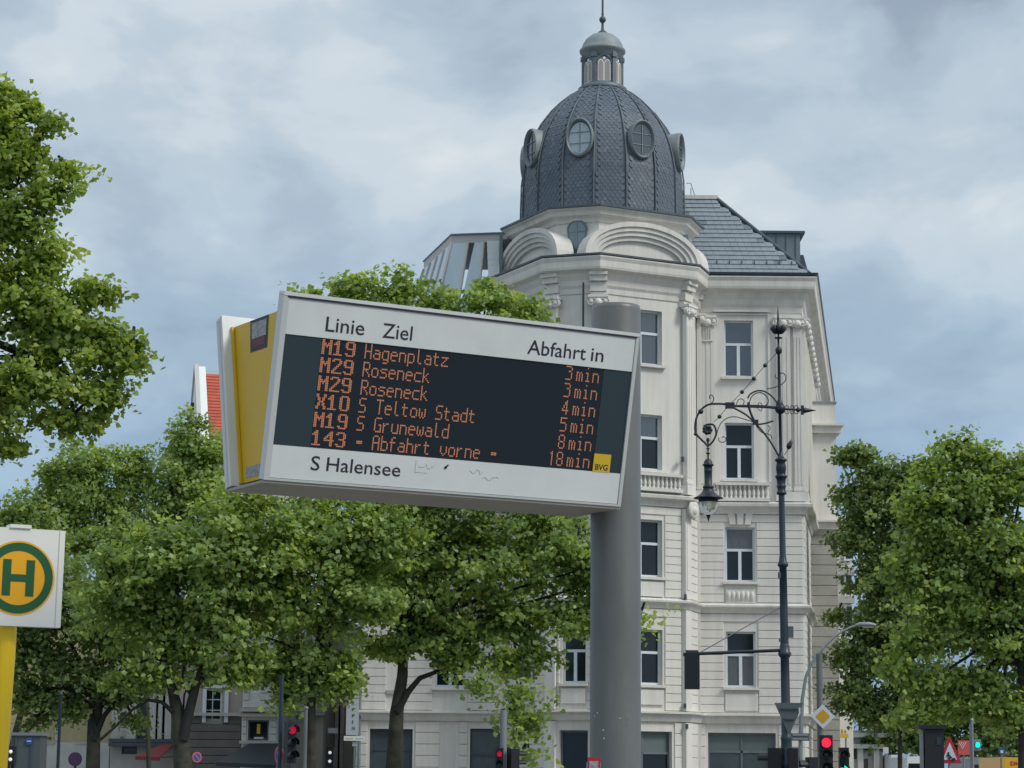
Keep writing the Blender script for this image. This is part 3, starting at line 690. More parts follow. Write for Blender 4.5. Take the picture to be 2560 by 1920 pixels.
# --- lantern on the dome
q = MB(); q.lathe([(.88, 26.02), (.90, 26.10), (.80, 26.16), (.74, 26.2)], (TC.x, TC.y, 0), (0, 0, 1), 24); LAN = q.build('lantern', M['lead'], CB, loc=(TC.x, TC.y, 26))
Rl = .74
q = MB(); q.lathe([(.62, 26.1), (.62, 27.2)], (TC.x, TC.y, 0), (0, 0, 1), 6, smooth=False, rot=math.radians(3.3) + math.pi / 2 + math.pi / 6); q.build('lantern_core', M['lead_pale'], LAN)
for j in range(6):
    a = 3.3 + 60 * j; p = tp(a + 30, Rl - .03); n = (p - TC).normalized(); R = Matrix((Vector((-n.y, n.x, 0)), Vector((n.x, n.y, 0)), Vector((0, 0, 1)))).transposed()
    q = MB(); q.box((p.x, p.y, 26.70), (.15, .11, 1.06), R); q.box((p.x + n.x * .02, p.y + n.y * .02, 27.10), (.20, .15, .12), R); q.build('lantern_post', M['lead'], LAN)
    P_a, P_b = tp(a - 30, Rl - .03), tp(a + 30, Rl - .03); D = (P_b - P_a).normalized(); N = Vector((D.y, -D.x)); c0 = (P_a + P_b) / 2
    def L3(s, z, o=0): p = c0 + D * s + N * o; return Vector((p.x, p.y, z))
    q = MB(); q.prism([L3(-.34, 26.16), L3(.34, 26.16), L3(.34, 27.2), L3(-.34, 27.2)], (-N.x * .03, -N.y * .03, 0)); q.build('lantern_panel', M['lead_pale'], LAN)
    ow = [(-.085, 26.27), (.085, 26.27), (.085, 26.82), (.05, 26.90), (0, 26.93), (-.05, 26.90), (-.085, 26.82)]
    for sx in (-.118, .118):
        q = MB(); q.prism([L3(sx + s * 1.36, 26.56 + (z - 26.56) * 1.10, .002) for s, z in ow], (N.x * .03, N.y * .03, 0)); q.build('lantern_window_frame', M['whiteclad'], LAN)
        q = MB(); q.prism([L3(sx + s, z, .034) for s, z in ow], (N.x * .008, N.y * .008, 0)); q.build('lantern_pane', M['beige'], LAN)
    q = MB(); q.lathe([(.055, 0), (.05, .03)], L3(0, 27.0, .0), (N.x, N.y, 0), 12); q.build('lantern_roundel', M['whiteclad'], LAN)
    q = MB(); pts = [L3(.26 * math.cos(math.pi * k / 12), 26.84 + .27 * math.sin(math.pi * k / 12), .03) for k in range(13)]; q.tube(pts, .028, 6); q.build('lantern_arch', M['lead'], LAN)
q = MB(); q.lathe([(.66, 27.10), (.72, 27.16), (.78, 27.30), (.84, 27.34), (.85, 27.42), (.78, 27.46), (.74, 27.60), (.62, 27.78), (.42, 27.93), (.20, 28.0), (.12, 28.02)], (TC.x, TC.y, 0), (0, 0, 1), 24); q.build('lantern_roof', M['lead_pale'], LAN)
q = MB(); q.lathe([(.20, 28.0), (.17, 28.05), (.06, 28.12), (.045, 28.28), (.045, 28.36), (.11, 28.42), (.13, 28.49), (.10, 28.56), (.04, 28.6), (.05, 28.66), (.04, 28.7), (.035, 30.6)], (TC.x, TC.y, 0), (0, 0, 1), 12); q.build('finial', M['lead_dark'], LAN)

LAN.scale = (1, 1, 1.12); LAN.location.z += .34
# --- tiled roof of the right-hand section
er = Vector((CX + .34, YF - .34, Z_EAVE + .14)); rise, run = 3.42, 2.8
q = MB(); xl = TC.x + 1.0
hipT = Vector((er.x - run * 1.12, er.y + run, er.z + rise)); backT = Vector((hipT.x + SIDE.x * 22, hipT.y + 22, hipT.z)); backE = Vector((er.x + SIDE.x * 27, er.y + 27, er.z))
lT = Vector((xl, hipT.y, hipT.z)); lE = Vector((xl, er.y, er.z))
q.add([lE, er, hipT, lT, backE, backT, Vector((xl, backT.y, backT.z)), Vector((xl, backE.y, 0))], [(0, 1, 2, 3), (1, 4, 5, 2), (3, 2, 5, 6)])
ROOF = q.build('roof', M['tile'], CB, loc=er)
sl_ = math.hypot(run, rise); upv = Vector((0, run / sl_, rise / sl_)); nv = Vector((0, -rise / sl_, run / sl_))
rows = 17; rh = sl_ / rows; TWD = .26
tq = MB(); tq.box((0, 0, 0), (TWD * .975, rh * 1.15, .050)); tme = bpy.data.meshes.new('roof_tile'); tme.from_pydata(tq.v, [], tq.f); tme.materials.append(M['tile'])
tq2 = tme.copy(); tq2.materials.clear(); tq2.materials.append(M['lead'])
rr_ = random.Random(8)
for k in range(rows):
    s = (k + .42) * rh; xr = er.x - run * 1.12 * (s / sl_) - .05; i = 0
    x = xr - TWD / 2 - (k % 2) * TWD / 2
    while x > 5.6:
        c = Vector((x, er.y, er.z)) + upv * s + nv * (.05 + rr_.uniform(-.003, .003)); t = .12
        u2 = (upv + nv * -t).normalized(); n2 = Vector((1, 0, 0)).cross(u2)
        link('roof_tile', tme if rr_.random() > .04 else tq2, ROOF, mtx=Matrix(((1, u2.x, n2.x, c.x), (0, u2.y, n2.y, c.y), (0, u2.z, n2.z, c.z), (0, 0, 0, 1)))); x -= TWD
q = MB(); q.tube([er + Vector((-.05, .05, .05)), hipT + Vector((0, 0, .07))], .085, 8); q.build('hip_ridge', M['lead_dark'], ROOF)
q = MB(); q.box(((xl + hipT.x) / 2, hipT.y, hipT.z + .10), (hipT.x - xl + .1, .22, .14)); q.build('ridge_coping', M['plaster'], ROOF)
# snow guards on the lowest rows
for k in range(9): q = MB(); c = Vector((6.9 + k * .45, er.y, er.z)) + upv * .55 + nv * .1; q.box(c, (.03, .08, .14)); q.build('snow_guard', M['lead_dark'], ROOF)
# zinc dormer box on the side slope
a_, b_ = at(1884, 583, 84.8), at(2000, 583, 84.8)
q = MB(); zt = a_.z; zb = Z_EAVE + .3
q.box(((a_.x + b_.x) / 2 - .35, 86.2, (zt + zb) / 2), (b_.x - a_.x + .7, 2.8, zt - zb)); DB = q.build('dormer_box', M['lead'], CB)
for k in range(7): q = MB(); q.box((a_.x - .6 + k * .36, 84.79, (zt + zb) / 2), (.025, .03, zt - zb - .1)); q.build('standing_seam', M['lead_dark'], DB)
q = MB(); q.box(((a_.x + b_.x) / 2 - .3, 86.2, zt + .04), (b_.x - a_.x + .95, 3.0, .09)); q.build('dormer_roof', M['lead_dark'], DB)
q = MB(); q.prism([(b_.x + .02, 85.1, zb), (b_.x + .50, 85.1, zb), (b_.x + .16, 85.1, zb + 1.35), (b_.x + .02, 85.1, zb + 1.35)], (0, 2.0, 0)); q.build('dormer_cheek', M['lead_dark'], DB)
# roof terrace: plants and a thin rail
q = MB(); rp = random.Random(3)
for k in range(500):
    x = 5.6 + rp.random() ** 1.3 * 1.25; z = hipT.z + .18 + rp.random() * max(.05, .42 - (x - 5.8) * .35); c = Vector((x, 85.4 + rp.random() * .6, z)); a = Vector((rp.gauss(0, 1), rp.gauss(0, 1), rp.gauss(0, 1))).normalized() * .05; b = Vector((rp.gauss(0, 1), rp.gauss(0, 1), rp.gauss(0, 1))).normalized() * .05
    q.add([c, c + a, c + a + b, c + b], [(0, 1, 2, 3)])
tag(q.build('terrace_plants', M['plants']), 'green plants along the roof terrace edge right of the slate dome', 'plants', kind='stuff')
q = MB(); c0 = at(1716, 458, 86.5); c1 = at(1727, 458, 86.5); c2 = at(1740, 498, 86.5)
q.tube([c0, c1, c2], .018, 6); q.tube([at(1727, 470, 86.5), at(1728, 500, 86.5)], .018, 6); q.build('terrace_rail', M['lead_pale'], CB)

# --- left wing
OL = [(-4.85, -3.35, 1.0, pz(1822, YF, 960)), (-1.35, .75, .4, pz(1822, YF, 1250)), (-2.55, -2.0, pz(1735, YF, 1110) - .0, pz(1640, YF, 1110)), (-2.6, -1.55, pz(1718, YF, 1120), pz(1590, YF, 1120)), (-.15, .75, pz(1718, YF, 1300), pz(1590, YF, 1300))]
OL = [OL[0], OL[1], OL[3], OL[4]] + [(x, x + 1.05, z, z + 2.0) for x in (-4.6, -2.6, -.2) for z in (8.4, 11.9, 14.6)]
q = MB(); wall_boxes(q, (0, YF), D0, LX, 2.0, 0, Z_EAVE - LD - .05, .45, OL); q.build('wall', M['plaster'], CB)
for k, (a, b, c, d) in enumerate(OL):
    window(CB, (a, YF + .2, c), D0, b - a, d - c, 'shop' if k < 2 else 'T', 'glass_shop' if k < 2 else 'glass', 'lead_dark' if k < 2 else 'winframe', top='glass_shop' if k < 2 else 'glass')
    if k >= 2: s = MB(); s.box(((a + b) / 2, YF - .06, c - .05), (b - a + .2, .24, .10)); s.build('window_sill', M['plaster'], CB)
oo = [(a - .08, b + .08, c - .85 if k > 1 else 0, d + .1) for k, (a, b, c, d) in enumerate(OL)]
courses(CB, (0, YF), D0, LX, .2, Z_STR3 + .02, Z_STR2 - .28, .285, oo + [(-4.3, -3.75, Z_STR3, Z_STR2)], M['plaster'])
courses(CB, (0, YF), D0, LX, .2, Z_STR2 + .12, Z_STR1 - .42, .285, oo, M['plaster'])
courses(CB, (0, YF), D0, LX, .2, .3, Z_STR3 - .35, .40, oo + [(-2.4, -1.75, 0, 4)], M['plaster'])
q = MB(); q.box((-4.02, YF - .04, pz(1730, YF, 960)), (.55, .09, .13)); q.build('niche_sill', M['plaster_grey'], CB)
# back of the wing, flat roof
q = MB(); q.box((4.8, 92, Z_EAVE + .02), (9.0, 15, .1)); q.box((-1.0, 92, Z_EAVE - LD + .02), (8.6, 19, .1)); q.build('flat_roof', M['lead'], CB)
q = MB(); q.add([(LX, YF + .46, 0), (LX, 101, 0), (LX, 101, Z_EAVE - LD), (LX, YF + .46, Z_EAVE - LD), (14.9, 109, 0), (14.9, 109, Z_EAVE)], [(0, 1, 2, 3), (1, 4, 5, 2)]); q.build('rear_wall', M['plaster_grey'], CB)
# rooftop studio with slanted glass
A_ = at(1060, 632, 88.5); B_ = at(1128, 590, 84.0); C_ = at(1268, 612, 83.6)
bl = at(1028, 722, 87.5); bb = at(1100, 760, 82.4); bc = at(1300, 760, 82.4)
zr = B_.z
studio = [Vector((A_.x, 88.5, zr)), Vector((B_.x, 84.0, zr)), Vector((C_.x, 83.6, zr)), Vector((C_.x, 88.5, zr))]
low = [Vector((A_.x - 1.1, 88.5, zr - 3.7)), Vector((B_.x - .6, 82.4, zr - 3.7)), Vector((C_.x, 82.2, zr - 3.7)), Vector((C_.x, 88.5, zr - 3.7))]
q = MB(); q.prism([p + Vector((0, 0, -.28)) for p in studio], (0, 0, .30)); q.build('studio_roof_edge', M['studio'], CB)
q = MB(); q.prism([p + (p - (studio[0] + studio[2]) / 2) * .03 + Vector((0, 0, .021)) for p in studio], (0, 0, .05)); q.build('studio_coping', M['lead'], CB)
def pane4(a, b, c, d, name, mt, th=.03):
    q = MB(); n = (b - a).cross(d - a).normalized() * th; q.prism([a, b, c, d], -n); return q.build(name, M[mt], CB)
S = [p - Vector((0, 0, .28)) for p in studio]
def lerp(a, b, t): return a + (b - a) * t
for k in range(4):
    t0, t1 = k / 4 + .02, (k + 1) / 4 - .02
    pane4(lerp(low[0], low[1], t0), lerp(low[0], low[1], t1), lerp(S[0], S[1], t1), lerp(S[0], S[1], t0), 'studio_pane', 'skyglass')
for k in range(5): q = MB(); q.tube([lerp(low[0], low[1], k / 4), lerp(S[0], S[1], k / 4)], .055, 6); q.build('studio_mullion', M['studio'], CB)
cuts = [0, .30, .62, .80, 1]
for k, nm in enumerate(('skyglass', 'skyglass')):
    pane4(lerp(low[1], low[2], cuts[k] + .02), lerp(low[1], low[2], cuts[k + 1] - .02), lerp(S[1], S[2], cuts[k + 1] - .03), lerp(S[1], S[2], cuts[k] + .02 + .1 * k), 'studio_pane', nm)
for t in (0, .30, .58): q = MB(); q.tube([lerp(low[1], low[2], t), lerp(S[1], S[2], t)], .065, 6); q.build('studio_mullion', M['studio'], CB)
for k in range(13):
    z0, z1 = zr - .30 - k * .26, zr - .30 - (k + 1) * .26 + .03
    q = MB(); x0, x1 = lerp(S[1], S[2], .62).x + .05 + k * .012, lerp(S[1], S[2], .86).x; y = 83.55 - (zr - z0) * .45
    q.prism([(x0, y, z1), (x1, y, z1), (x1, y, z0), (x0, y, z0)], (0, .04, 0)); q.build('cladding_board', M['whiteclad'], CB)
q = MB(); x1 = lerp(S[1], S[2], .87).x; q.box((x1 + .05, 83.0, zr - 2.0), (.12, 1.2, 3.5)); q.build('studio_fin', M['lead'], CB)
q = MB(); q.box((x1 + .50, 83.5, zr - 2.0), (.8, .4, 3.5)); q.build('studio_wall', M['lead_pale'], CB)
# --- the bay standing out of the side street front
bay0 = corner + DS * 7.5; BX0 = bay0.x - .1; BX1 = px(2093, bay0.y + .0, 1300)
BZ = pz(1008, bay0.y, 2060)
sb = thing('bay_wing', 'plain cream side bay standing out right of the dome building, grooved lower storeys', 'building', (BX0, bay0.y, 0))
q = MB(); q.box(((BX0 + BX1) / 2, bay0.y + 3, BZ / 2), (BX1 - BX0, 6, BZ)); q.build('wall', M['plaster_warm'], sb)
for v in (1075, 1315):
    z = pz(v, bay0.y, 2060); q = MB(); q.box(((BX0 + BX1) / 2 + .06, bay0.y + 2.9, z), (BX1 - BX0 + .2, 6.3, .28)); q.box(((BX0 + BX1) / 2 + .10, bay0.y + 2.85, z + .16), (BX1 - BX0 + .34, 6.5, .07)); q.build('cornice', M['plaster'], sb)
q = MB(); q.box(((BX0 + BX1) / 2, bay0.y + 3, BZ + .03), (BX1 - BX0 + .08, 6.1, .07)); q.build('coping', M['lead_pale'], sb)
zb = pz(1330, bay0.y, 2060)
courses(sb, (BX0, bay0.y), (1, 0), .02, BX1 - BX0, .3, zb - .1, .40, [], M['plaster_grey'])
fb = thing('far_side_house', 'narrow cream house front seen between the side bay and the trees', 'building', (14, 101, 0))
x0, x1 = px(2070, 100), px(2128, 100)
q = MB(); q.box(((x0 + x1) / 2, 104, pz(1290, 100, 2100) / 2), (x1 - x0, 8, pz(1290, 100, 2100))); q.build('wall', M['plaster_warm'], fb)
for v in (1340, 1430, 1500): q = MB(); q.box(((x0 + x1) / 2 + .05, 99.9, pz(v, 100, 2100)), (x1 - x0 + .1, .5, .3)); q.build('cornice', M['plaster_grey'], fb)
for v in (1400, 1490, 1580): window(fb, (px(2112, 99.9), 99.93, pz(v, 100)), D0, .35, 1.2, 'plain', 'glass')

# ================================================================== departure board
TH, TA, BW, BH, BDT = 0.51611674, 0.20701874, 1.85362889, 0.82101396, 0.75561601
T0 = Vector((-1.00544763, 10.0, 3.68141971))
bd = Vector((math.cos(TH), math.sin(TH), 0)); bb_ = Vector((-math.sin(TH), math.cos(TH), 0)); Zv = Vector((0, 0, 1))
fdn = bb_ * math.sin(TA) - Zv * math.cos(TA); bdn = -bb_ * math.sin(TA) - Zv * math.cos(TA)
fn = bd.cross(fdn).normalized(); fn = -fn if fn.dot(bb_) > 0 else fn         # outward normal of the front face
bn = fn - bb_ * 2 * fn.dot(bb_)
def FP(s, t, o=0.0): return T0 + bd * s + fdn * t + fn * o
def BP(s, t, o=0.0): return T0 + bb_ * BDT + bd * s + bdn * t + bn * o
pc = Vector((.512, 11.29, 0))
BOARD = thing('departure_board', 'big white electronic bus departure board with orange dot lettering on a thick grey post', 'departure board', pc)
def slab(F, name, mt, s0, s1, t0, t1, o0, o1, par=BOARD):
    q = MB(); q.prism([F(s0, t0, o0), F(s1, t0, o0), F(s1, t1, o0), F(s0, t1, o0)], (F(0, 0, o1) - F(0, 0, o0))); return q.build(name, M[mt], par)
TK = .052
# front casing: frame bars round the field
fr = slab(FP, 'front_casing', 'board_edge', 0, BW, 0, BH, -TK, -.010)
slab(FP, 'frame_bar', 'board_edge', 0, .026, 0, BH, -.010, .004, BOARD); slab(FP, 'frame_bar', 'board_edge', BW - .018, BW, .01, BH, -.010, .004, BOARD)
slab(FP, 'frame_bar', 'board_white', .0, BW, -.012, .004, -TK, .006, BOARD); slab(FP, 'shadow_joint', 'board_dark_edge', .018, BW - .014, .004, .0135, -.0098, .0045, BOARD)
slab(FP, 'frame_bar', 'board_edge', .026, BW - .018, BH - .010, BH, -.010, .004, BOARD)
slab(FP, 'header_panel', 'board_white', .028, BW - .020, .0137, .1735, -.0095, .0)
slab(FP, 'footer_panel', 'board_white', .028, BW - .020, .664, BH - .012, -.0095, .0)
slab(FP, 'screen_margin', 'screen_edge', .028, .208, .1745, .663, -.0095, -.004); slab(FP, 'screen_margin', 'screen_edge', 1.680, BW - .020, .1745, .663, -.0095, -.004)
SCR = slab(FP, 'display_screen', 'screen', .208, 1.680, .1745, .663, -.0095, -.0055)
ex, ey = bd, -fdn
for s_, x, t, wd, hh in (('Linie', .2175, .1425, .190, .0690), ('Ziel', .4985, .1425, .149, .0690), ('Abfahrt', 1.2515, .1430, .318, .0700), ('in', 1.598, .1430, .069, .0680), ('S', .2190, .7625, .043, .0670), ('Halensee', .2960, .7610, .368, .0650)):
    q = MB(); text_mesh(q, s_, FP(x, t, .0012), ex, ey, hh, fit=wd, bold=.004, depth=0); q.build('lettering', M['ink'], BOARD)
# dot-matrix glyphs: 9 rows (+2 below the line), small letters five dots wide
G5 = {
'H': '#...#|#...#|#...#|#...#|#####|#...#|#...#|#...#|#...#', 'R': '####.|#...#|#...#|#...#|####.|#.#..|#..#.|#...#|#...#',
'S': '.####|#....|#....|#....|.###.|....#|....#|....#|####.', 'T': '#####|..#..|..#..|..#..|..#..|..#..|..#..|..#..|..#..',
'G': '.####|#....|#....|#....|#..##|#...#|#...#|#...#|.####', 'A': '.###.|#...#|#...#|#...#|#####|#...#|#...#|#...#|#...#',
'a': '.....|.....|.....|.###.|....#|.####|#...#|#...#|.####', 'g': '.....|.....|.....|.####|#...#|#...#|#...#|#...#|.####|....#|.###.',
'e': '.....|.....|.....|.###.|#...#|#####|#....|#....|.###.', 'n': '.....|.....|.....|####.|#...#|#...#|#...#|#...#|#...#',
'p': '.....|.....|.....|####.|#...#|#...#|#...#|#...#|####.|#....|#....', 'l': '.#...|.#...|.#...|.#...|.#...|.#...|.#...|.#...|..##.',
't': '.....|.#...|.#...|####.|.#...|.#...|.#...|.#...|..##.', 'z': '.....|.....|.....|#####|...#.|..#..|.#...|#....|#####',
'o': '.....|.....|.....|.###.|#...#|#...#|#...#|#...#|.###.', 's': '.....|.....|.....|.####|#....|.###.|....#|....#|####.',
'c': '.....|.....|.....|.####|#....|#....|#....|#....|.####', 'k': '#....|#....|#....|#..#.|#.#..|##...|#.#..|#..#.|#...#',
'w': '.....|.....|.....|#...#|#...#|#.#.#|#.#.#|#.#.#|.#.#.', 'd': '....#|....#|....#|.####|#...#|#...#|#...#|#...#|.####',
'r': '.....|.....|.....|#.##.|##...|#....|#....|#....|#....', 'u': '.....|.....|.....|#...#|#...#|#...#|#...#|#...#|.####',
'b': '#....|#....|#....|####.|#...#|#...#|#...#|#...#|####.', 'f': '..##.|.#...|.#...|####.|.#...|.#...|.#...|.#...|.#...',
'h': '#....|#....|#....|####.|#...#|#...#|#...#|#...#|#...#', 'v': '.....|.....|.....|#...#|#...#|#...#|#...#|.#.#.|..#..',
'm': '.....|.....|.....|##.#.|#.#.#|#.#.#|#.#.#|#.#.#|#.#.#', 'i': '..#..|.....|.....|.##..|..#..|..#..|..#..|..#..|.###.',
'-': '.....|.....|.....|.....|.####|.####|.....|.....|.....', ' ': '.....', 
'1': '..#..|.##..|..#..|..#..|..#..|..#..|..#..|..#..|..#..', '3': '####.|....#|....#|..##.|....#|....#|....#|....#|####.',
'4': '...#.|..##.|..##.|.#.#.|.#.#.|#..#.|#####|...#.|...#.', '5': '#####|#....|#....|####.|....#|....#|....#|....#|####.',
'8': '.###.|#...#|#...#|#...#|.###.|#...#|#...#|#...#|.###.'}
G7 = {
'M': '##...##|##...##|###.###|#######|##.#.##|##...##|##...##|##...##|##...##', '1': '..##...|.###...|####...|..##...|..##...|..##...|..##...|..##...|######.',
'9': '.#####.|##...##|##...##|##...##|.######|.....##|.....##|##...##|.#####.', '2': '.#####.|##...##|.....##|....##.|...##..|..##...|.##....|##.....|#######',
'X': '##...##|##...##|.##.##.|.##.##.|..###..|.##.##.|.##.##.|##...##|##...##', '0': '.#####.|##...##|##...##|##...##|##...##|##...##|##...##|##...##|.#####.',
'4': '....##.|...###.|..####.|.##.##.|##..##.|#######|....##.|....##.|....##.', '3': '.#####.|##...##|.....##|.....##|..####.|.....##|.....##|##...##|.#####.'}
DOT = .0072
def dots(mb, s_, x, t, G, adv):
    for ch in s_:
        for r, row in enumerate(G[ch].split('|')):
            k = 0
            while k < len(row):
                if row[k] == '#':
                    e = k
                    while e < len(row) and row[e] == '#': e += 1
                    for kk in range(k, e):
                        a, b = x + kk * DOT + .0008, x + (kk + 1) * DOT - .0008; c, d = t + r * .00755 + .0008, t + (r + 1) * .00755 - .0008
                        mb.add([FP(a, c, -.0045), FP(b, c, -.0045), FP(b, d, -.0045), FP(a, d, -.0045)], [(0, 1, 2, 3)])
                    k = e
                else: k += 1
        x += adv
rows_ = [('M19', 'Hagenplatz', '3'), ('M29', 'Roseneck', '3'), ('M29', 'Roseneck', '4'), ('X10', 'S Teltow Stadt', '5'), ('M19', 'S Grunewald', '8'), ('143', '- Abfahrt vorne -', '18')]
for k, (ln, dest, mn) in enumerate(rows_):
    t = .1775 + k * .0813
    q = MB(); dots(q, ln, .2115, t, G7, .0576); q.build('line_number', M['led'], SCR)
    x_ = .4235
    for wd_ in dest.split(' '): q = MB(); dots(q, wd_, x_, t, G5, .0432); q.build('destination', M['led'], SCR); x_ += (len(wd_) + 1) * .0432
    q = MB(); dots(q, mn, 1.510 - len(mn) * .0432 + .0072, t, G5, .0432); q.build('minutes', M['led'], SCR); q = MB(); dots(q, 'min', 1.5325, t, G5, .0446); q.build('minutes', M['led'], SCR)
lg = slab(FP, 'logo_plate', 'yellow_dull', 1.6765, 1.7705, .578, .664, -.003, .0015)
q = MB(); text_mesh(q, 'BVG', FP(1.688, .654, .0022), ex, ey, .028, fit=.070, depth=0, bold=.02); q.build('logo_letters', M['ink'], lg)
# graffiti scratches on the footer
q = MB()
for a, b in (((.885, .705), (.905, .690)), ((.889, .709), (.898, .700))): q.tube([FP(*a, .001), FP(*b, .001)], .0035, 4)
q.build('marker_stain', M['ink'], BOARD)
q = MB(); rs = random.Random(5)
for x0, x1, t0 in ((.752, .84, .705), (1.02, 1.10, .712), (1.09, 1.18, .738)):
    x, t = x0, t0; pts = []
    while x < x1: pts.append(FP(x, t + rs.uniform(-.012, .012), .0006)); x += rs.uniform(.006, .014)
    q.tube(pts, .0011, 4)
q.tube([FP(.738, .68, .0006), FP(.738, .735, .0006), FP(.800, .735, .0006)], .0008, 4)
q.build('scratches', M['scratch'], BOARD)
# rear casing, yellow end panels, underside
slab(BP, 'rear_casing', 'board_white', 0, BW, 0, BH, -.055, 0); slab(BP, 'frame_bar', 'board_edge', -.006, 0, 0, BH, -.03, .0)
slab(BP, 'rear_screen', 'screen', .208, 1.680, .1745, .663, .0005, .003)
slab(BP, 'frame_bar', 'board_white', 0, BW, -.012, 0, -.055, 0)
def quad_box(name, mt, a, b, c, d, ext): q = MB(); q.prism([a, b, c, d], ext); return q.build(name, M[mt], BOARD)
for s0, s1 in ((.052, .067), (BW - .067, BW - .052)):
    P4 = [FP(s0, .055, -TK), BP(s0, .045, -.055), BP(s0, BH - .012, -.055), FP(s0, BH - .012, -TK)]
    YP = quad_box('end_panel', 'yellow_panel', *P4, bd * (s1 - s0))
    P4b = [FP(s0 + .001, BH - .06, -TK), BP(s0 + .001, BH - .06, -.055), BP(s0 + .001, BH - .012, -.055), FP(s0 + .001, BH - .012, -TK)]
def EP(a, b, s=.0505):          # a: 0 rear .. 1 front, b: 0 top .. 1 bottom
    f0 = FP(s, .055 + b * (BH - .067), -TK); r0 = BP(s, .045 + b * (BH - .057), -.055); return r0 + (f0 - r0) * a
for nm, mt, a0, a1, b0, b1, ss in (('sticker', 'black', .33, .66, .0, .20, .0505), ('sticker', 'stickerA', .36, .63, .02, .12, .0495), ('sticker', 'stickerB', .38, .62, .125, .175, .0495), ('rating_plate', 'stickerA', .18, .86, .905, .975, .0505)):
    q = MB(); q.prism([EP(a0, b0, ss), EP(a1, b0, ss), EP(a1, b1, ss), EP(a0, b1, ss)], bd * .0012); q.build(nm, M[mt], BOARD)
q = MB(); q.prism([EP(0, 0, .0505), EP(.035, 0, .0505), EP(.06, 1, .0505), EP(0, 1, .0505)], bd * -.010); q.build('panel_edge', M['yellow_panel'], BOARD)
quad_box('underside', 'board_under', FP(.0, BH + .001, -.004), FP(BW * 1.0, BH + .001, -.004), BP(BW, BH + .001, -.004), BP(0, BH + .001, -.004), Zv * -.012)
for s_ in (.30, 1.62): quad_box('underside_seam', 'lead_dark', FP(s_, BH + .012, -.06), FP(s_ + .006, BH + .012, -.06), BP(s_ + .006, BH + .012, -.02), BP(s_, BH + .012, -.02), Zv * -.003)
quad_box('top_cover', 'board_white', FP(0.1, .03, -TK), FP(BW - .1, .03, -TK), BP(BW - .1, .03, -.08), BP(.1, .03, -.08), Zv * -.01)
q = MB(); q.lathe([(.1235, 0), (.1225, 2.0), (.1215, 3.88), (.118, 3.90), (.0, 3.902)], (pc.x, pc.y, 0), (0, 0, 1), 40, caps=False); q.build('post', M['steel'], BOARD)
for u, v in ((1488, 1790), (1494, 1782), (1548, 1796), (1565, 1797), (1563, 1812), (1573, 1773), (1510, 1825), (1512, 1846), (1485, 1626)):
    c = at(u, v, 11.19); dv = (Vector((c.x, c.y, 0)) - pc); dv.z = 0
    if dv.length > .1215: dv = Vector((dv.x, -math.sqrt(max(0.0, .122 ** 2 - dv.x ** 2)), 0))
    dv = dv.normalized(); p_ = pc + dv * .1228 + Zv * c.z; q = MB(); q.box(p_, (.005, .003, .006)); q.build('glue_spot', M['galv'] if u % 2 else M['sign_refl'], BOARD)

# ================================================================== bus stop sign
HY = 11.5; hp = at(15, 1600, HY)
STOP = thing('bus_stop_sign', 'white bus stop sign with green H in amber circle on a yellow pole', 'bus stop sign', (hp.x, hp.y, 0))
top_c = at(27, 1345, HY)
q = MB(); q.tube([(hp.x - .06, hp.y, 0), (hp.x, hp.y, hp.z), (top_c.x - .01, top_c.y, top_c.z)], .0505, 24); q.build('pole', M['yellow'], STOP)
hc = at(41, 1446, HY - .06); HTH = .50
hd = Vector((math.cos(HTH), math.sin(HTH), 0)); hn = Vector((math.sin(HTH), -math.cos(HTH), 0)); hz = Vector((.012, 0, 1)).normalized()
def HP(x, z, o=0): return hc + hd * x + hz * z + hn * o
S2 = .222
q = MB(); q.prism([HP(-S2, -.235, -.03), HP(S2 + .005, -.235, -.03), HP(S2 + .005, .245, -.03), HP(-S2, .245, -.03)], hn * .06); SB = q.build('sign_box', M['sign_white'], STOP)
for x in (-.206, .196): q = MB(); q.prism([HP(x, -.232, .0302), HP(x + .004, -.232, .0302), HP(x + .004, .24, .0302), HP(x, .24, .0302)], hn * .0015); q.build('sign_seam', M['sign_grey'], STOP)
q = MB(); q.prism([HP(-.055, .245, -.04), HP(.05, .245, -.04), HP(.05, .262, -.04), HP(-.055, .262, -.04)], hn * .08); q.build('top_bracket', M['sign_white'], STOP)
def disc(name, mt, r, o, th=.0012, inner=0, par=STOP):
    q = MB(); n = 56
    if inner:
        vs = [HP(R_ * math.cos(2 * math.pi * k / n), R_ * math.sin(2 * math.pi * k / n), o) for R_ in (r, inner) for k in range(n)]
        q.add(vs, [(k, (k + 1) % n, n + (k + 1) % n, n + k) for k in range(n)])
    else: q.add([HP(r * math.cos(2 * math.pi * k / n), r * math.sin(2 * math.pi * k / n), o) for k in range(n)], [tuple(range(n))])
    return q.build(name, M[mt], par)
disc('amber_disc', 'sign_orange', .183, .0315); disc('green_ring', 'sign_green', .174, .0327, inner=.133)
q = MB()
for x0, x1, z0, z1 in ((-.080, -.038, -.088, .090), (.038, .080, -.088, .090), (-.038, .038, -.018, .018)):
    q.prism([HP(x0, z0, .0327), HP(x1, z0, .0327), HP(x1, z1, .0327), HP(x0, z1, .0327)], hn * .0008)
q.build('letter_h', M['sign_green'], STOP)

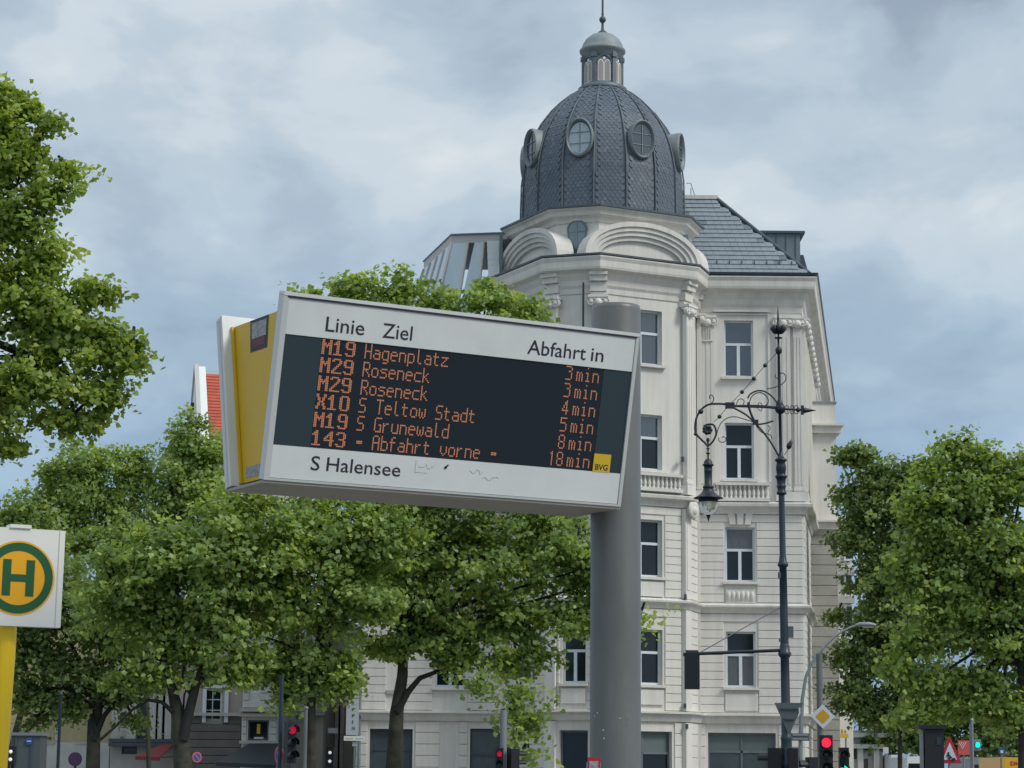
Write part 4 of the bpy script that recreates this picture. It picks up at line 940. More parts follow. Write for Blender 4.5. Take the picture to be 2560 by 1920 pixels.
# ================================================================== ornate street lamp
LY = 42.0
def Z3(x, y): return (1700 + x / 4.608, 740 + y / 4.608)
def Z4(x, y): return (1700 + x / 5.53, 1060 + y / 5.53)
def LP(uv, dy=0.0): p = at(uv[0], uv[1], LY + dy); return p
pb = at(1966, 1850, LY); LAMP = thing('ornate_street_lamp', 'tall dark iron street lamp with scrolled bracket and one hanging globe lantern', 'street lamp', (pb.x, pb.y, 0))
pt = at(1944.5, 765, LY); axis = (pt - pb).normalized(); base = pb - axis * (pb.z / axis.z)
def hgt(v): t = (v - 1850) / (765 - 1850); return (pb + (pt - pb) * t - base).length
PXM = LY / FPX
def lprof(name, mt, pts, n=16):
    q = MB(); q.lathe([(w * PXM / 2, hgt(v)) for v, w in sorted(pts, key=lambda e: -e[0])], base, axis, n); return q.build(name, M[mt], LAMP)
lprof('lower_shaft', 'iron_blue', [(1990, 34), (1935, 34), (1915, 30), (1905, 38), (1900, 28), (1850, 27), (1844, 30), (1840, 24), (1700, 22), (1650, 21.5), (1645, 30), (1638, 34), (1634, 26), (1622, 25), (1616, 21)])
lprof('middle_shaft', 'iron_blue', [(1616, 21), (1530, 20), (1426, 18.5), (1424, 26), (1418, 27), (1412, 20), (1402, 18), (1398, 16), (1246, 15)])
lprof('shaft_collar', 'iron', [(1246, 15), (1244, 25), (1240, 26), (1237, 20), (1228, 21), (1224, 25), (1221, 20), (1206, 24), (1203, 28), (1199, 32), (1195, 22), (1193, 22), (1186, 24), (1180, 26), (1172, 25), (1164, 20), (1160, 30), (1156, 30), (1154, 20), (1146, 12), (1138, 8)])
lprof('upper_pole', 'iron', [(1138, 8), (1030, 8), (1028, 16), (1018, 20), (1010, 14), (1004, 8), (890, 6.5), (886, 14), (878, 18), (872, 12), (868, 5.5), (850, 5), (848, 20), (846, 20), (844, 5), (838, 5)])
lprof('spike', 'iron', [(838, 4), (832, 12), (824, 14), (818, 20), (812, 6), (800, 6), (780, 3), (765, .6)])
q = MB()
for k in range(8):
    t = 2 * math.pi * k / 8; c = base + axis * hgt(836); d = Vector((math.cos(t), math.sin(t), 0))
    q.tube([c, c + d * .07 + Zv * .02, c + d * .12 + Zv * .09, c + d * .10 + Zv * .16], [.012, .03, .04, .01], 6)
q.build('crown_ornament', M['iron'], LAMP)
def curve(name, pts, w, f=Z3, mt='iron', n=6, dy=0.0, smooth=True):
    P = [LP(f(*p), dy) for p in pts]
    if smooth and len(P) > 2:       # Catmull-Rom
        Q = []
        for i in range(len(P) - 1):
            p0, p1, p2, p3 = P[max(i - 1, 0)], P[i], P[i + 1], P[min(i + 2, len(P) - 1)]
            for t in (0, .25, .5, .75): Q.append(p1 * 1.0 * 0 + .5 * ((2 * p1) + (p2 - p0) * t + (2 * p0 - 5 * p1 + 4 * p2 - p3) * t * t + (3 * p1 - p0 - 3 * p2 + p3) * t ** 3))
        Q.append(P[-1]); P = Q
    q = MB(); q.tube(P, w * 1.32 * PXM / 2, n); return q.build(name, M[mt], LAMP)
curve('bracket_arm', [(1155, 1300), (1000, 1282), (800, 1275), (590, 1265), (520, 1247), (430, 1242), (340, 1248), (270, 1285), (215, 1350), (185, 1420), (174, 1500), (182, 1580), (232, 1640), (290, 1695), (322, 1730)], 4.4)
curve('bracket_arm', [(1155, 1285), (900, 1262), (590, 1262)], 3.0)
curve('scroll_ring', [(322, 1730), (375, 1680), (415, 1600), (410, 1530), (385, 1485), (330, 1478), (270, 1500)], 4.2)
q = MB(); c = LP(Z3(315, 1545))
for k in range(7):
    t = 2 * math.pi * k / 7; q.ball(c + Vector((math.cos(t) * .055, -.02, math.sin(t) * .055)), .042, 8)
q.ball(c, .05, 8); q.build('rosette', M['iron'], LAMP)
curve('brace', [(1150, 1870), (1080, 1740), (1000, 1620), (900, 1500), (770, 1375), (640, 1300), (590, 1270)], 4.0)
curve('brace', [(785, 1225), (805, 1320), (855, 1440), (900, 1500)], 5.0)
curve('scroll', [(780, 1180), (810, 1130), (880, 1095), (950, 1093), (1020, 1125), (1080, 1180), (1150, 1275)], 3.4)
curve('scroll', [(800, 1250), (810, 1190), (850, 1135), (920, 1112), (980, 1140), (1015, 1190), (1010, 1240), (980, 1265)], 2.2)
curve('scroll', [(1000, 1070), (1100, 1050), (1180, 1012), (1218, 960), (1208, 905), (1170, 885), (1150, 905)], 2.0)
curve('scroll', [(1100, 900), (1095, 935), (1130, 950)], 1.8)
curve('scroll', [(345, 1185), (340, 1155), (365, 1140), (388, 1175), (380, 1215), (350, 1243)], 2.0)
curve('scroll', [(855, 1455), (760, 1425), (640, 1392), (550, 1405), (480, 1455), (440, 1530), (425, 1590)], 1.9)
curve('scroll', [(540, 190), (535, 225), (570, 252), (620, 245), (635, 205), (605, 175), (580, 190)], 1.8, Z4)
curve('scroll', [(650, 1250), (670, 1200), (710, 1185), (740, 1215), (725, 1250)], 1.8)
curve('scroll', [(890, 1300), (905, 1235), (940, 1240), (945, 1290), (935, 1325), (900, 1305)], 1.6)
curve('scroll', [(880, 1500), (940, 1570), (1040, 1600), (1060, 1650)], 1.8)
curve('scroll', [(1010, 1570), (1040, 1520), (1010, 1490)], 1.6)
for sgn in (-1, 1):
    for x in (1230, 1290, 1340): curve('scroll', [(x - 30, 1310), (x - 10, 1310 + sgn * 45), (x + 20, 1310 + sgn * 40), (x + 10, 1310 + sgn * 12)], 1.5)
curve('finial_arm', [(1155, 1300), (1300, 1308), (1400, 1313), (1450, 1316)], 4.5)
q = MB(); q.lathe([(.055, 0), (.04, .06), (.003, .22)], LP(Z3(1430, 1316)), (1, 0, -.01), 8); q.box(LP(Z3(1410, 1314)), (.05, .05, .17)); q.ball(LP(Z3(1360, 1312)), .045, 8); q.build('finial', M['iron'], LAMP)
for p_, kd in (((575, 1262), (.17, .07, .11)), ((240, 1330), .05), ((870, 1455), (.10, .07, .09)), ((1155, 1300), .10)):
    q = MB(); (q.ball(LP(Z3(*p_)), kd, 10) if isinstance(kd, float) else q.box(LP(Z3(*p_)), kd)); q.build('arm_joint', M['iron'], LAMP)
curve('leaf_spur', [(900, 1480), (980, 1468), (1075, 1440)], 3.5); curve('leaf_spur', [(1440, 430), (1490, 360), (1560, 248)], 1.4, Z4)
q = MB(); q.lathe([(.004, 0), (.045, .04), (.05, .09), (.004, .20)], LP(Z4(1490, 355)), (.35, 0, 1), 8); q.ball(LP(Z3(180, 1590)), .035, 8); q.build('bud', M['iron'], LAMP)
TR2 = [(1110, 660), (980, 800), (850, 950), (715, 1105), (610, 1215), (520, 1310), (455, 1390), (390, 1450)]
q = MB(); q.tube([LP(Z3(*p)) for p in TR2], 1.7 * PXM / 2, 6)
for p in ((980, 800), (850, 950), (715, 1105), (455, 1390)): q.ball(LP(Z3(*p)), .040, 8)
q.build('tie_rod', M['iron'], LAMP)
la = LP(Z4(388, 405)); hb = MB()
def lz(y): return LP(Z4(390, y)).z
def lanp(name, mt, pts, n=20, sub=LAMP): q = MB(); q.lathe([(w * PXM / 5.53 / 2, lz(y)) for y, w in sorted(pts, key=lambda e: -e[0])], (la.x, la.y, 0), (0, 0, 1), n); return q.build(name, M[mt], sub)
lanp('lantern_rod', 'iron', [(190, 26), (215, 50), (235, 45), (250, 24), (330, 24), (335, 46), (345, 46), (350, 24), (395, 24), (400, 60), (412, 60), (418, 24), (485, 24)])
HD = lanp('lantern_hood', 'iron', [(480, 30), (490, 70), (520, 115), (550, 120), (558, 155), (575, 155), (585, 118), (640, 112), (648, 124), (660, 110), (845, 108), (855, 140), (865, 155), (875, 160), (885, 138), (920, 150), (945, 185), (960, 215), (985, 270), (1005, 330), (1018, 405), (1030, 410), (1036, 320), (1045, 275), (1080, 270)])
lanp('lantern_globe', 'globe', [(1082, 262), (1120, 264), (1165, 258), (1200, 225), (1230, 175), (1250, 110), (1262, 50)])
lanp('lantern_tip', 'iron', [(1258, 62), (1275, 60), (1290, 36), (1320, 22), (1345, 6)])
# signal arm and guy wires carried by the post
q = MB(); q.tube([at(1966, 1625, LY), at(1750, 1634, LY), at(1708, 1636, LY)], .030, 8); q.build('signal_arm', M['iron'], LAMP)
q = MB(); q.tube([at(1960, 1513, LY), at(1752, 1630, LY)], .012, 6); q.build('guy_wire', M['galv'], LAMP)
for p_, d_ in (((1976, 1580), (.10, .10, .20)), ((1952, 1600), (.06, .08, .06)), ((1951, 1438), (.08, .1, .1))): q = MB(); q.box(at(*p_, LY), d_); q.build('junction_box', M['sign_back'], LAMP)

# ================================================================== signals and signs
def signal(name, label, c_top, w, n_l, lit=None, mt='black', lens_r=.10, face=(0, -1), group=None, parent_h=True, pole=None, depth=.22, arrow=False, pitch=None, visors=True):
    """c_top: centre of the housing's top edge; lit: {index: material}"""
    pitch = pitch or .32; hgt_ = n_l * pitch + .06; c = Vector(c_top); N = Vector((face[0], face[1], 0)).normalized(); D = Vector((-N.y, N.x, 0)); R = Matrix((D, -N, Zv)).transposed()
    t = thing(name, label, 'traffic light', (c.x, c.y, 0 if pole else c.z - hgt_), group)
    q = MB(); q.box(c - Zv * hgt_ / 2, (w, depth, hgt_), R); q.build('housing', M[mt], t)
    for k in range(n_l):
        lc = c - Zv * (.03 + pitch * (k + .5)) + N * (depth / 2 + .004); mm = (lit or {}).get(k, 'lens_off')
        q = MB()
        if arrow and k in (lit or {}):
            s = lens_r * 1.15
            q.prism([lc + D * x * s + Zv * z * s for x, z in ((-.8, .22), (-.8, -.22), (.05, -.22), (.05, -.75), (.9, 0), (.05, .75), (.05, .22))], N * .01)
        else: q.lathe([(lens_r, 0), (lens_r * .8, .02), (0, .03)], lc, N, 16, caps=False)
        q.build('lens', M[mm], t)
        if visors:
            q = MB(); vs = []
            for o in (0, .20):
                for k2 in range(9):
                    a = math.pi * (-.12 + 1.24 * k2 / 8); vs.append(lc + D * math.cos(a) * (lens_r + .02) + Zv * math.sin(a) * (lens_r + .02) + N * o)
            q.add(vs, [(i, i + 1, 10 + i, 9 + i) for i in range(8)]); q.build('visor', M[mt], t)
    if pole:
        q = MB(); q.tube([(pole[0], pole[1], 0), (pole[0], pole[1], pole[2])], pole[3], 12); q.build('pole', M[pole[4]], t)
    return t
# hung on the lamp's arm, seen from behind
ct = at(1730, 1633, LY); cb = at(1730, 1723, LY)
signal('traffic_light', 'black traffic light seen from behind, hanging at the end of the long signal arm', (ct.x, ct.y, ct.z), .27, 3, face=(.1, 1), pitch=(ct.z - cb.z - .06) / 3, lens_r=.07, depth=.2)
q = MB(); q.box(at(1730, 1632, LY), (.22, .12, .09)); q.build('arm_clamp', M['iron_blue'], LAMP)
for (u, sx, lb) in ((1939, -1, 'black traffic light back clamped left of the iron lamp post foot'), (1984, 1, 'black traffic light back clamped right of the iron lamp post foot')):
    c = at(u, 1870, LY - .1)
    signal('traffic_light', lb, c, .17 if sx > 0 else .20, 3, face=(-.9 if sx < 0 else .2, .5 if sx < 0 else 1), pole=None, lens_r=.07, group='traffic lights on the lamp post foot')
# give-way sign from behind
a, b, c = at(1936, 1757, LY - .16), at(2009, 1757, LY - .16), at(1973, 1838, LY - .16)
GW = thing('give_way_sign', 'grey back of a triangular give-way sign on the iron lamp post', 'road sign', (a + b + c) / 3)
q = MB(); q.prism([a, b, c], (0, .012, 0)); q.build('sign_plate', M['sign_back'], GW)
for z_ in (.1, .28): q = MB(); p_ = a.lerp(b, .5); q.box((p_.x - .0, p_.y - .02, p_.z - z_), (.36 - z_ * .6, .025, .03)); q.build('sign_brace', M['lead_dark'], GW)
for z_ in (.19,): q = MB(); q.box((p_.x + .185, p_.y - .012, p_.z - .14), (.03, .02, .11)); q.build('sign_sticker', M['sign_refl'], GW)
def plate(name, label, cat, u0, v0, u1, v1, Y, mt, th=.03, pole=None, group=None):
    a, b = at(u0, v0, Y), at(u1, v1, Y)
    t = thing(name, label, cat, ((a.x + b.x) / 2, Y, 0)); q = MB(); q.box(((a.x + b.x) / 2, Y, (a.z + b.z) / 2), (abs(b.x - a.x), th, abs(a.z - b.z))); pl = q.build('sign_plate', M[mt], t)
    if pole: q = MB(); x = (a.x + b.x) / 2 if pole is True else pole; q.tube([(x, Y + .05, 0), (x, Y + .05, max(a.z, b.z) - .02)], .03, 8); q.build('pole', M['galv'], t)
    return t, pl, a, b
t, pl, a, b = plate('street_name_sign', 'grey two-line street name sign low behind the iron lamp post', 'street sign', 1978, 1833, 2023, 1852, 57, 'sign_back', pole=True)
for v in (1837, 1847): q = MB(); c = at(2001, v, 56.97); q.box(c, (.38, .01, .05)); q.build('name_strip', M['galv'], t)
# priority road sign, red signal on its post
SY = 57.0
c = at(2057, 1791, SY); r_ = 30 * SY / FPX
PR = thing('priority_sign', 'diamond priority road sign, amber with white border, above the red traffic light', 'road sign', (c.x, c.y, c.z))
q = MB(); q.prism([c + Vector((r_ * x, 0, r_ * z)) for x, z in ((0, 1), (1.0, 0), (0, -1), (-1.0, 0))], (0, .02, 0)); q.build('sign_plate', M['sign_refl'], PR)
q = MB(); k_ = .56; q.prism([c + Vector((r_ * k_ * x, -.004, r_ * k_ * z)) for x, z in ((.1, 1), (1, .1), (1, -.1), (.1, -1), (-.1, -1), (-1, -.1), (-1, .1), (-.1, 1))], (0, -.003, 0)); q.build('amber_field', M['amber'], PR)
ct = at(2064, 1838, SY)
RT = signal('traffic_light', 'black traffic light with a bright red lamp under the diamond sign', ct, .31, 3, {0: 'red_on'}, lens_r=.115, pitch=.30, pole=(px(2047, SY + .1), SY + .16, pz(1634, SY, 2046), .075, 'steel'))
c = at(2109, 1869, 70); signal('traffic_light', 'black traffic light showing a green arrow right of the red one', c, .29, 2, {1: 'green_on'}, arrow=True, lens_r=.13, pitch=.40, pole=(c.x - .0, c.y + .16, c.z - .1, .05, 'black'))
c = at(2029, 1893, 55); signal('traffic_light', 'black side-facing traffic light low beside the post of the diamond sign', c, .26, 2, face=(-1, -.25), pole=(c.x + .1, c.y + .1, c.z, .05, 'black'))
c = at(727, 1806, 50); pl_x = px(709, 50.2)
signal('traffic_light', 'black traffic light with dim red lamp on a dark post below the left trees', c, .20, 3, {0: 'red_dim'}, lens_r=.085, pitch=.265, face=(.45, -1), pole=(pl_x, 50.25, pz(1690, 50, 709), .045, 'iron_blue'))
c = at(1249, 1870, 60); signal('traffic_light', 'small black pedestrian light with faint red lamp left of the thick grey post', c, .20, 2, {0: 'red_dim'}, lens_r=.07, pitch=.24, pole=(px(1262, 60), 60.2, pz(1775, 60, 1262), .09, 'galv'))
c = at(1285, 1872, 60); signal('traffic_light', 'black signal back between pedestrian light and thick grey post', c, .26, 3, face=(1, .3), pole=(px(1274, 60), 60.3, pz(1868, 60, 1274), .05, 'black'), pitch=.22, lens_r=.06)
c = at(826, 1868, 66); signal('traffic_light', 'black light with two small white lamps in the gap between the buildings', c, .20, 2, {0: 'white_on', 1: 'white_on'}, lens_r=.045, pitch=.24, pole=(c.x, c.y + .16, c.z - .1, .04, 'black'), visors=False)
c = at(2442, 1848, 80); signal('traffic_light', 'far grey traffic light with a small green lamp beside a thin pole', c, .24, 1, {0: 'green_on'}, mt='galv', lens_r=.09, pole=(c.x - .17, c.y + .16, c.z + .5, .05, 'galv'))
c = at(30, 1866, 52); signal('traffic_light', 'black light with white lamps beside the yellow bus stop pole', c, .17, 2, {0: 'white_on', 1: 'white_on'}, lens_r=.04, pitch=.17, pole=(c.x, c.y + .16, c.z, .04, 'black'), visors=False)
# warning triangle, red and blue signs, thin poles
a, b, c = at(2345, 1909, 62), at(2404, 1908, 62), at(2374, 1838, 62)
WT = thing('roadworks_sign', 'red bordered warning triangle with black symbol beside the black advertising pillar', 'road sign', ((a.x + b.x) / 2, 62, 0))
q = MB(); q.prism([a, b, c], (0, .02, 0)); q.build('sign_plate', M['red'], WT)
m_ = (a + b + c) / 3; q = MB(); q.prism([m_ + (p - m_) * .62 + Vector((0, -.004, 0)) for p in (a, b, c)], (0, -.003, 0)); q.build('white_field', M['sign_refl'], WT)
q = MB()
for x, z, r1 in ((2371, 1883, .03), (2370, 1889, .035), (2373, 1896, .035), (2383, 1899, .045), (2386, 1898, .035), (2377, 1893, .02)): q.lathe([(r1, 0), (r1, .004)], at(x, z, 61.98), (0, -1, 0), 10)
q.tube([at(2372, 1886, 61.98), at(2380, 1895, 61.98)], .012, 5); q.build('symbol', M['ink'], WT)
q = MB(); q.tube([((a.x + b.x) / 2, 62.06, 0), ((a.x + b.x) / 2, 62.06, c.z - .1)], .03, 8); q.build('pole', M['galv'], WT)
t, pl, a, b = plate('red_banner_sign', 'red square sign with pale slanted strokes right of the warning triangle', 'sign', 2395, 1851, 2424, 1887, 75, 'red_light', pole=True)
q = MB()
for k in range(4): q.tube([Vector((a.x + .05 + .07 * k, 74.97, a.z - .05)), Vector((a.x + .02 + .03 * k, 74.97, a.z - .12 - .05 * k))], .012, 4)
q.build('slanted_strokes', M['sign_white'], t)
t, pl, a, b = plate('blue_sign', 'small blue square sign above the yellow truck', 'road sign', 2496, 1869, 2512, 1885, 80, 'blue', pole=True)
q = MB(); q.box(((a.x + b.x) / 2, 79.97, (a.z + b.z) / 2 - .03), (.10, .01, .10)); q.build('white_symbol', M['sign_refl'], t)
def mast(name, label, u, vtop, Y, r, mt, cat='pole'):
    p = at(u, vtop, Y); t = thing(name, label, cat, (p.x, Y, 0)); q = MB(); q.tube([(p.x, Y, 0), (p.x, Y, p.z)], r, 10); q.build('shaft', M[mt], t)
    q = MB(); q.lathe([(r * 1.3, p.z - .02), (r * 1.3, p.z + .03), (.0, p.z + .05)], (p.x, Y, 0), (0, 0, 1), 10, caps=False); q.build('cap', M[mt], t); return t
mast('thin_pole', 'thin grey pole standing just right of the red sign', 2429.5, 1800, 60, .035, 'galv')
mast('dark_pole', 'thin black pole in front of the yellow building at far left', 152, 1735, 50, .035, 'iron')
mast('blue_grey_pole', 'blue-grey pole between traffic light and slim tree trunk at left', 765, 1770, 58, .05, 'steel')
q_ = thing('round_sign_back', 'dark round back of a road sign near the black pole at far left', 'road sign', at(188, 1900, 52)); q = MB(); c = at(188, 1898, 52); q.lathe([(.155, 0), (.155, .012)], c, (0, -1, 0), 24); q.build('sign_plate', M['purple'], q_)
q = MB(); q.tube([(c.x, 52.04, 0), (c.x, 52.04, c.z + .1)], .03, 8); q.build('pole', M['iron'], q_)
def round_sign(label, u, v, Y, r, yaw=0.0):
    c = at(u, v, Y); t = thing('no_stopping_sign', label, 'road sign', (c.x, c.y, 0)); N = Vector((math.sin(yaw), -math.cos(yaw), 0))
    q = MB(); q.lathe([(r, 0), (r, .015)], c, N, 28); q.build('red_ring', M['red_light'], t); q = MB(); q.lathe([(r * .74, .016), (r * .74, .019)], c, N, 24); q.build('blue_field', M['blue'], t)
    q = MB(); D = Vector((-N.y, N.x, 0))
    for s in ((1,) if 1 else ()): q.prism([c + N * .022 + D * x + Zv * z for x, z in ((-r * .6, r * .48), (-r * .48, r * .6), (r * .6, -r * .48), (r * .48, -r * .6))], N * .002)
    q.build('red_bar', M['red_light'], t); q = MB(); q.tube([c - N * .04 - Zv * c.z, c - N * .04 + Zv * r], .03, 8); q.build('pole', M['iron_blue'], t); return t
round_sign('red and blue no-stopping sign turned edgewise left of the dark signal post', 698, 1887, 50.4, .19, -1.0)
round_sign('dull purple no-stopping sign under the forked tree trunk', 492, 1893, 54, .12, .6)
# parking-post red box at the foot of the grey post
t, pl, a, b = plate('red_notice_box', 'small red-rimmed notice box by the foot of the thick grey post', 'notice box', 1470, 1893, 1500, 1935, 9.8, 'red', th=.05, pole=True)
q = MB(); q.box(((a.x + b.x) / 2 - .002, 9.772, (a.z + b.z) / 2 - .008), (abs(b.x - a.x) - .012, .004, abs(a.z - b.z) - .016)); q.build('paper', M['stickerA'], t)
# modern lamp
AL = thing('arched_street_lamp', 'thin grey arched street lamp leaning right over the dark tree', 'street lamp', (px(2003, 59), 59, 0))
pts = [(2000, 1940), (2003, 1800), (2006, 1748), (2011, 1715), (2015, 1691), (2031, 1655), (2046, 1634), (2067, 1610), (2085, 1593), (2103, 1580), (2127, 1568), (2142, 1563)]
P_ = [at(u, v, 59) for u, v in pts]; P_ = [Vector((P_[0].x, 59, 0))] + P_
q = MB(); q.tube(P_, [.06, .06, .055, .045, .042, .04, .036, .034, .032, .03, .03, .028, .026], 8); q.build('arched_mast', M['galv'], AL)
q = MB(); a, b = at(2138, 1563, 59), at(2190, 1563, 59); q.tube([a, a.lerp(b, .2) + Zv * .02, a.lerp(b, .7) + Zv * .02, b], [.03, .06, .065, .03], 10); q.build('lamp_head', M['galv'], AL)
q = MB(); q.box(a.lerp(b, .62) - Zv * .05, (.26, .10, .03)); q.build('lamp_lens', M['globe'], AL)
# advertising pillar
a, b = at(2311, 1822, 60), at(2359, 1822, 60)
AP = thing('advertising_pillar', 'tall black advertising pillar with overhanging flat top behind the warning triangle', 'pillar', ((a.x + b.x) / 2, 60, 0))
q = MB(); q.box(((a.x + b.x) / 2, 60.2, a.z / 2), (b.x - a.x, .4, a.z)); q.build('pillar_body', M['black'], AP)
q = MB(); c0, c1 = at(2296, 1815, 60), at(2362, 1815, 60); q.box(((c0.x + c1.x) / 2, 60.2, a.z + .05), (c1.x - c0.x, .55, .10)); q.build('pillar_top', M['black'], AP)
q = MB(); q.box((a.x + .36, 59.99, a.z - .30), (.12, .012, .2)); q.build('notice', M['screen_edge'], AP)
q = MB(); q.box((a.x - .05, 60.2, a.z / 2), (.05, .3, a.z - .1)); q.build('side_rail', M['galv'], AP)

# ================================================================== vehicles
def van(name, label, u0, u1, vtop, Y, mt, cat, truck=False):
    a, b = at(u0, vtop, Y), at(u1, vtop, Y); W, H = b.x - a.x, a.z; cx = (a.x + b.x) / 2
    t = thing(name, label, cat, (cx, Y, 0))
    q = MB(); Lg = 5.2; h2 = H if truck else H
    q.prism([(a.x + .06 * W, Y, .35), (b.x - .06 * W, Y, .35), (b.x, Y, .9), (b.x - .03 * W, Y, h2 * .62), (b.x - .10 * W, Y, h2 - .06), (b.x - .16 * W, Y, h2), (a.x + .16 * W, Y, h2), (a.x + .10 * W, Y, h2 - .06), (a.x + .03 * W, Y, h2 * .62), (a.x, Y, .9)], (0, Lg, 0)); q.build('body', M[mt], t)
    q = MB(); q.prism([(a.x + .10 * W, Y - .01, h2 * .60), (b.x - .10 * W, Y - .01, h2 * .60), (b.x - .16 * W, Y - .01, h2 * .88), (a.x + .16 * W, Y - .01, h2 * .88)], (0, -.012, 0)); q.build('windscreen', M['glass'], t)
    for s in (-1, 1):
        q = MB(); q.box((cx + s * W * .36, Y - .01, .85), (W * .16, .04, .18)); q.build('headlight', M['sign_refl'], t)
        for yy in (.9, 4.2): q = MB(); q.lathe([(.2, -.1), (.33, -.09), (.33, .09), (.2, .1)], (cx + s * W * .42, Y + yy, .34), (1, 0, 0), 18); q.build('wheel', M['black'], t)
        q = MB(); q.box((cx + s * (W / 2 + .10), Y + .4, h2 * .62), (.10, .16, .26)); q.build('wing_mirror', M['black'], t)
    q = MB(); q.box((cx, Y - .02, .45), (W * .8, .06, .16)); q.build('bumper', M['black'], t)
    return t
van('parked_van', 'white van with rounded roof parked left of the black pillar', 2224, 2254, 1887, 118, 'van_white', 'van')
van('parked_van', 'wider white van touching the black pillar on its left side', 2264, 2309, 1891, 112, 'van_white', 'van')
van('parked_car', 'silver vehicle parked between warning triangle and yellow truck', 2420, 2466, 1893, 104, 'galv', 'car')
TK_ = thing('delivery_truck', 'yellow box delivery truck with red lettering at the right edge', 'truck', (px(2540, 92), 92, 0))
a, b = at(2499, 1893, 92), at(2600, 1893, 92)
q = MB(); q.box(((a.x + b.x) / 2, 94, (a.z + .8) / 2), (b.x - a.x, 4.2, a.z - .8)); q.build('cargo_box', M['van_yellow'], TK_)
q = MB(); q.box(((a.x + b.x) / 2 + .1, 94, a.z + .03), (b.x - a.x - .4, 4.1, .06)); q.build('box_roof', M['black'], TK_)
q = MB(); q.box(((a.x + b.x) / 2, 94, .6), (b.x - a.x - .1, 4.0, .35)); q.build('chassis', M['black'], TK_)
q = MB(); q.box((a.x + .1, 91.88, (a.z + .8) / 2), (.18, .03, a.z - .85)); q.build('corner_post', M['yellow_panel'], TK_)
q = MB(); text_mesh(q, 'DHL', Vector((at(2527, 1913, 91.87).x, 91.88, at(2527, 1913, 91.87).z)), (1, 0, 0), (0, 0, 1), .15, fit=.50, bold=.03, depth=0); q.build('lettering', M['red'], TK_)
for x in (a.x + .5, b.x - .5):
    for yy in (92.4, 95.4): q = MB(); q.lathe([(.25, -.12), (.42, -.11), (.42, .11), (.25, .12)], (x, yy, .42), (1, 0, 0), 18); q.build('wheel', M['black'], TK_)

# ================================================================== street far to the right
def block(name, label, u0, u1, vt, Y, dep, mt, wins=(), cat='building', ucen=None, par=None):
    x0, x1 = px(u0, Y), px(u1, Y); z = pz(vt, Y, (u0 + u1) / 2)
    t = par or thing(name, label, cat, ((x0 + x1) / 2, Y, 0)); q = MB()
    ops = [(px(a, Y) - x0, px(b, Y) - x0, pz(d, Y, a), pz(c, Y, a)) for a, b, c, d, *_ in wins]
    wall_boxes(q, (x0, Y), D0, 0, x1 - x0, 0, z, .3, ops); q.box(((x0 + x1) / 2, Y + .35 + dep / 2, z / 2), (x1 - x0, dep, z)); q.build('wall', M[mt], t)
    for (a, b, c, d, *st), o in zip(wins, ops):
        s_ = st[0] if st else 'T'; g_ = st[1] if len(st) > 1 else 'glass'; fr_ = st[2] if len(st) > 2 else 'winframe'; tp_ = st[3] if len(st) > 3 else None
        window(t, (x0 + o[0], Y + .12, o[2]), D0, o[1] - o[0], o[3] - o[2], s_, g_, fr_, top=tp_ or (None if s_ == 'grid' else g_))
    return t, x0, x1, z
t, x0, x1, z = block('far_shop_house', 'low grey shop house with brown panels below the right trees', 2088, 2200, 1826, 120, 8, 'white_stone', [(2124, 2140, 1862, 1902, 'plain', 'brownstone', 'winframe'), (2150, 2172, 1868, 1880, 'plain', 'glass'), (2150, 2168, 1893, 1935, 'plain', 'brownstone')])
for v in (1838, 1866): q = MB(); q.box(((x0 + x1) / 2, 119.8, pz(v, 120, 2150)), (x1 - x0 + .3, .5, .22)); q.build('cornice', M['white_stone'], t)
for u in (2108, 2144, 2184): q = MB(); q.box((px(u, 119.9), 119.9, 1.7), (.28, .3, 3.4)); q.build('pillar', M['plaster'], t)
t, pl, a, b = plate('yellow_shop_sign', 'yellow shop sign with amber letters right of the bright red lamp', 'shop sign', 2080, 1835, 2121, 1845, 96, 'yellow_dull')
q = MB()
for k in range(5): c = at(2081 + k * 8, 1830 - (k % 2), 95.98); q.box(c, (.10, .02, .12 + .05 * (k % 2)))
q.build('sign_letters', M['amber'], t); q = MB(); q.tube([(a.x + .1, 96.05, 0), (a.x + .1, 96.05, a.z)], .04, 8); q.tube([(b.x - .1, 96.05, 0), (b.x - .1, 96.05, a.z)], .04, 8); q.build('support', M['galv'], t)
t, pl, a, b = plate('lit_box_sign', 'small pale box sign on a stalk above the first white van', 'sign', 2208, 1868, 2221, 1884, 100, 'sign_refl', th=.1, pole=True)

# ================================================================== houses on the left, beyond the trees
h1, x0, x1, z = block('beige_house', 'beige house with brown stone base and one white six-pane window', 452, 612, 1560, 90, 9, 'beige', [(515, 562, 1722, 1802, 'grid', 'glass', 'winframe', (2, 3)), (592, 606, 1610, 1640, 'plain')])
zb = pz(1790, 90, 540)
courses(h1, (x0, 90), (1, 0), 0, x1 - x0, .2, zb, .30, [(px(513, 90) - x0, px(565, 90) - x0, pz(1806, 90, 540), zb + 1)], M['brownstone'])
q = MB(); q.box(((x0 + x1) / 2, 89.9, zb + .06), (x1 - x0, .3, .12)); q.build('string_course', M['plaster_grey'], h1)
for (s0, s1, v0, v1) in ((508, 514.5, 1722, 1806), (562.5, 570, 1722, 1806), (506, 572, 1712, 1721)):
    q = MB(); a, b = at(s0, v0, 89.93), at(s1, v1, 89.93); q.box(((a.x + b.x) / 2, 89.93, (a.z + b.z) / 2), (b.x - a.x, .12, a.z - b.z)); q.build('window_surround', M['winframe'], h1)
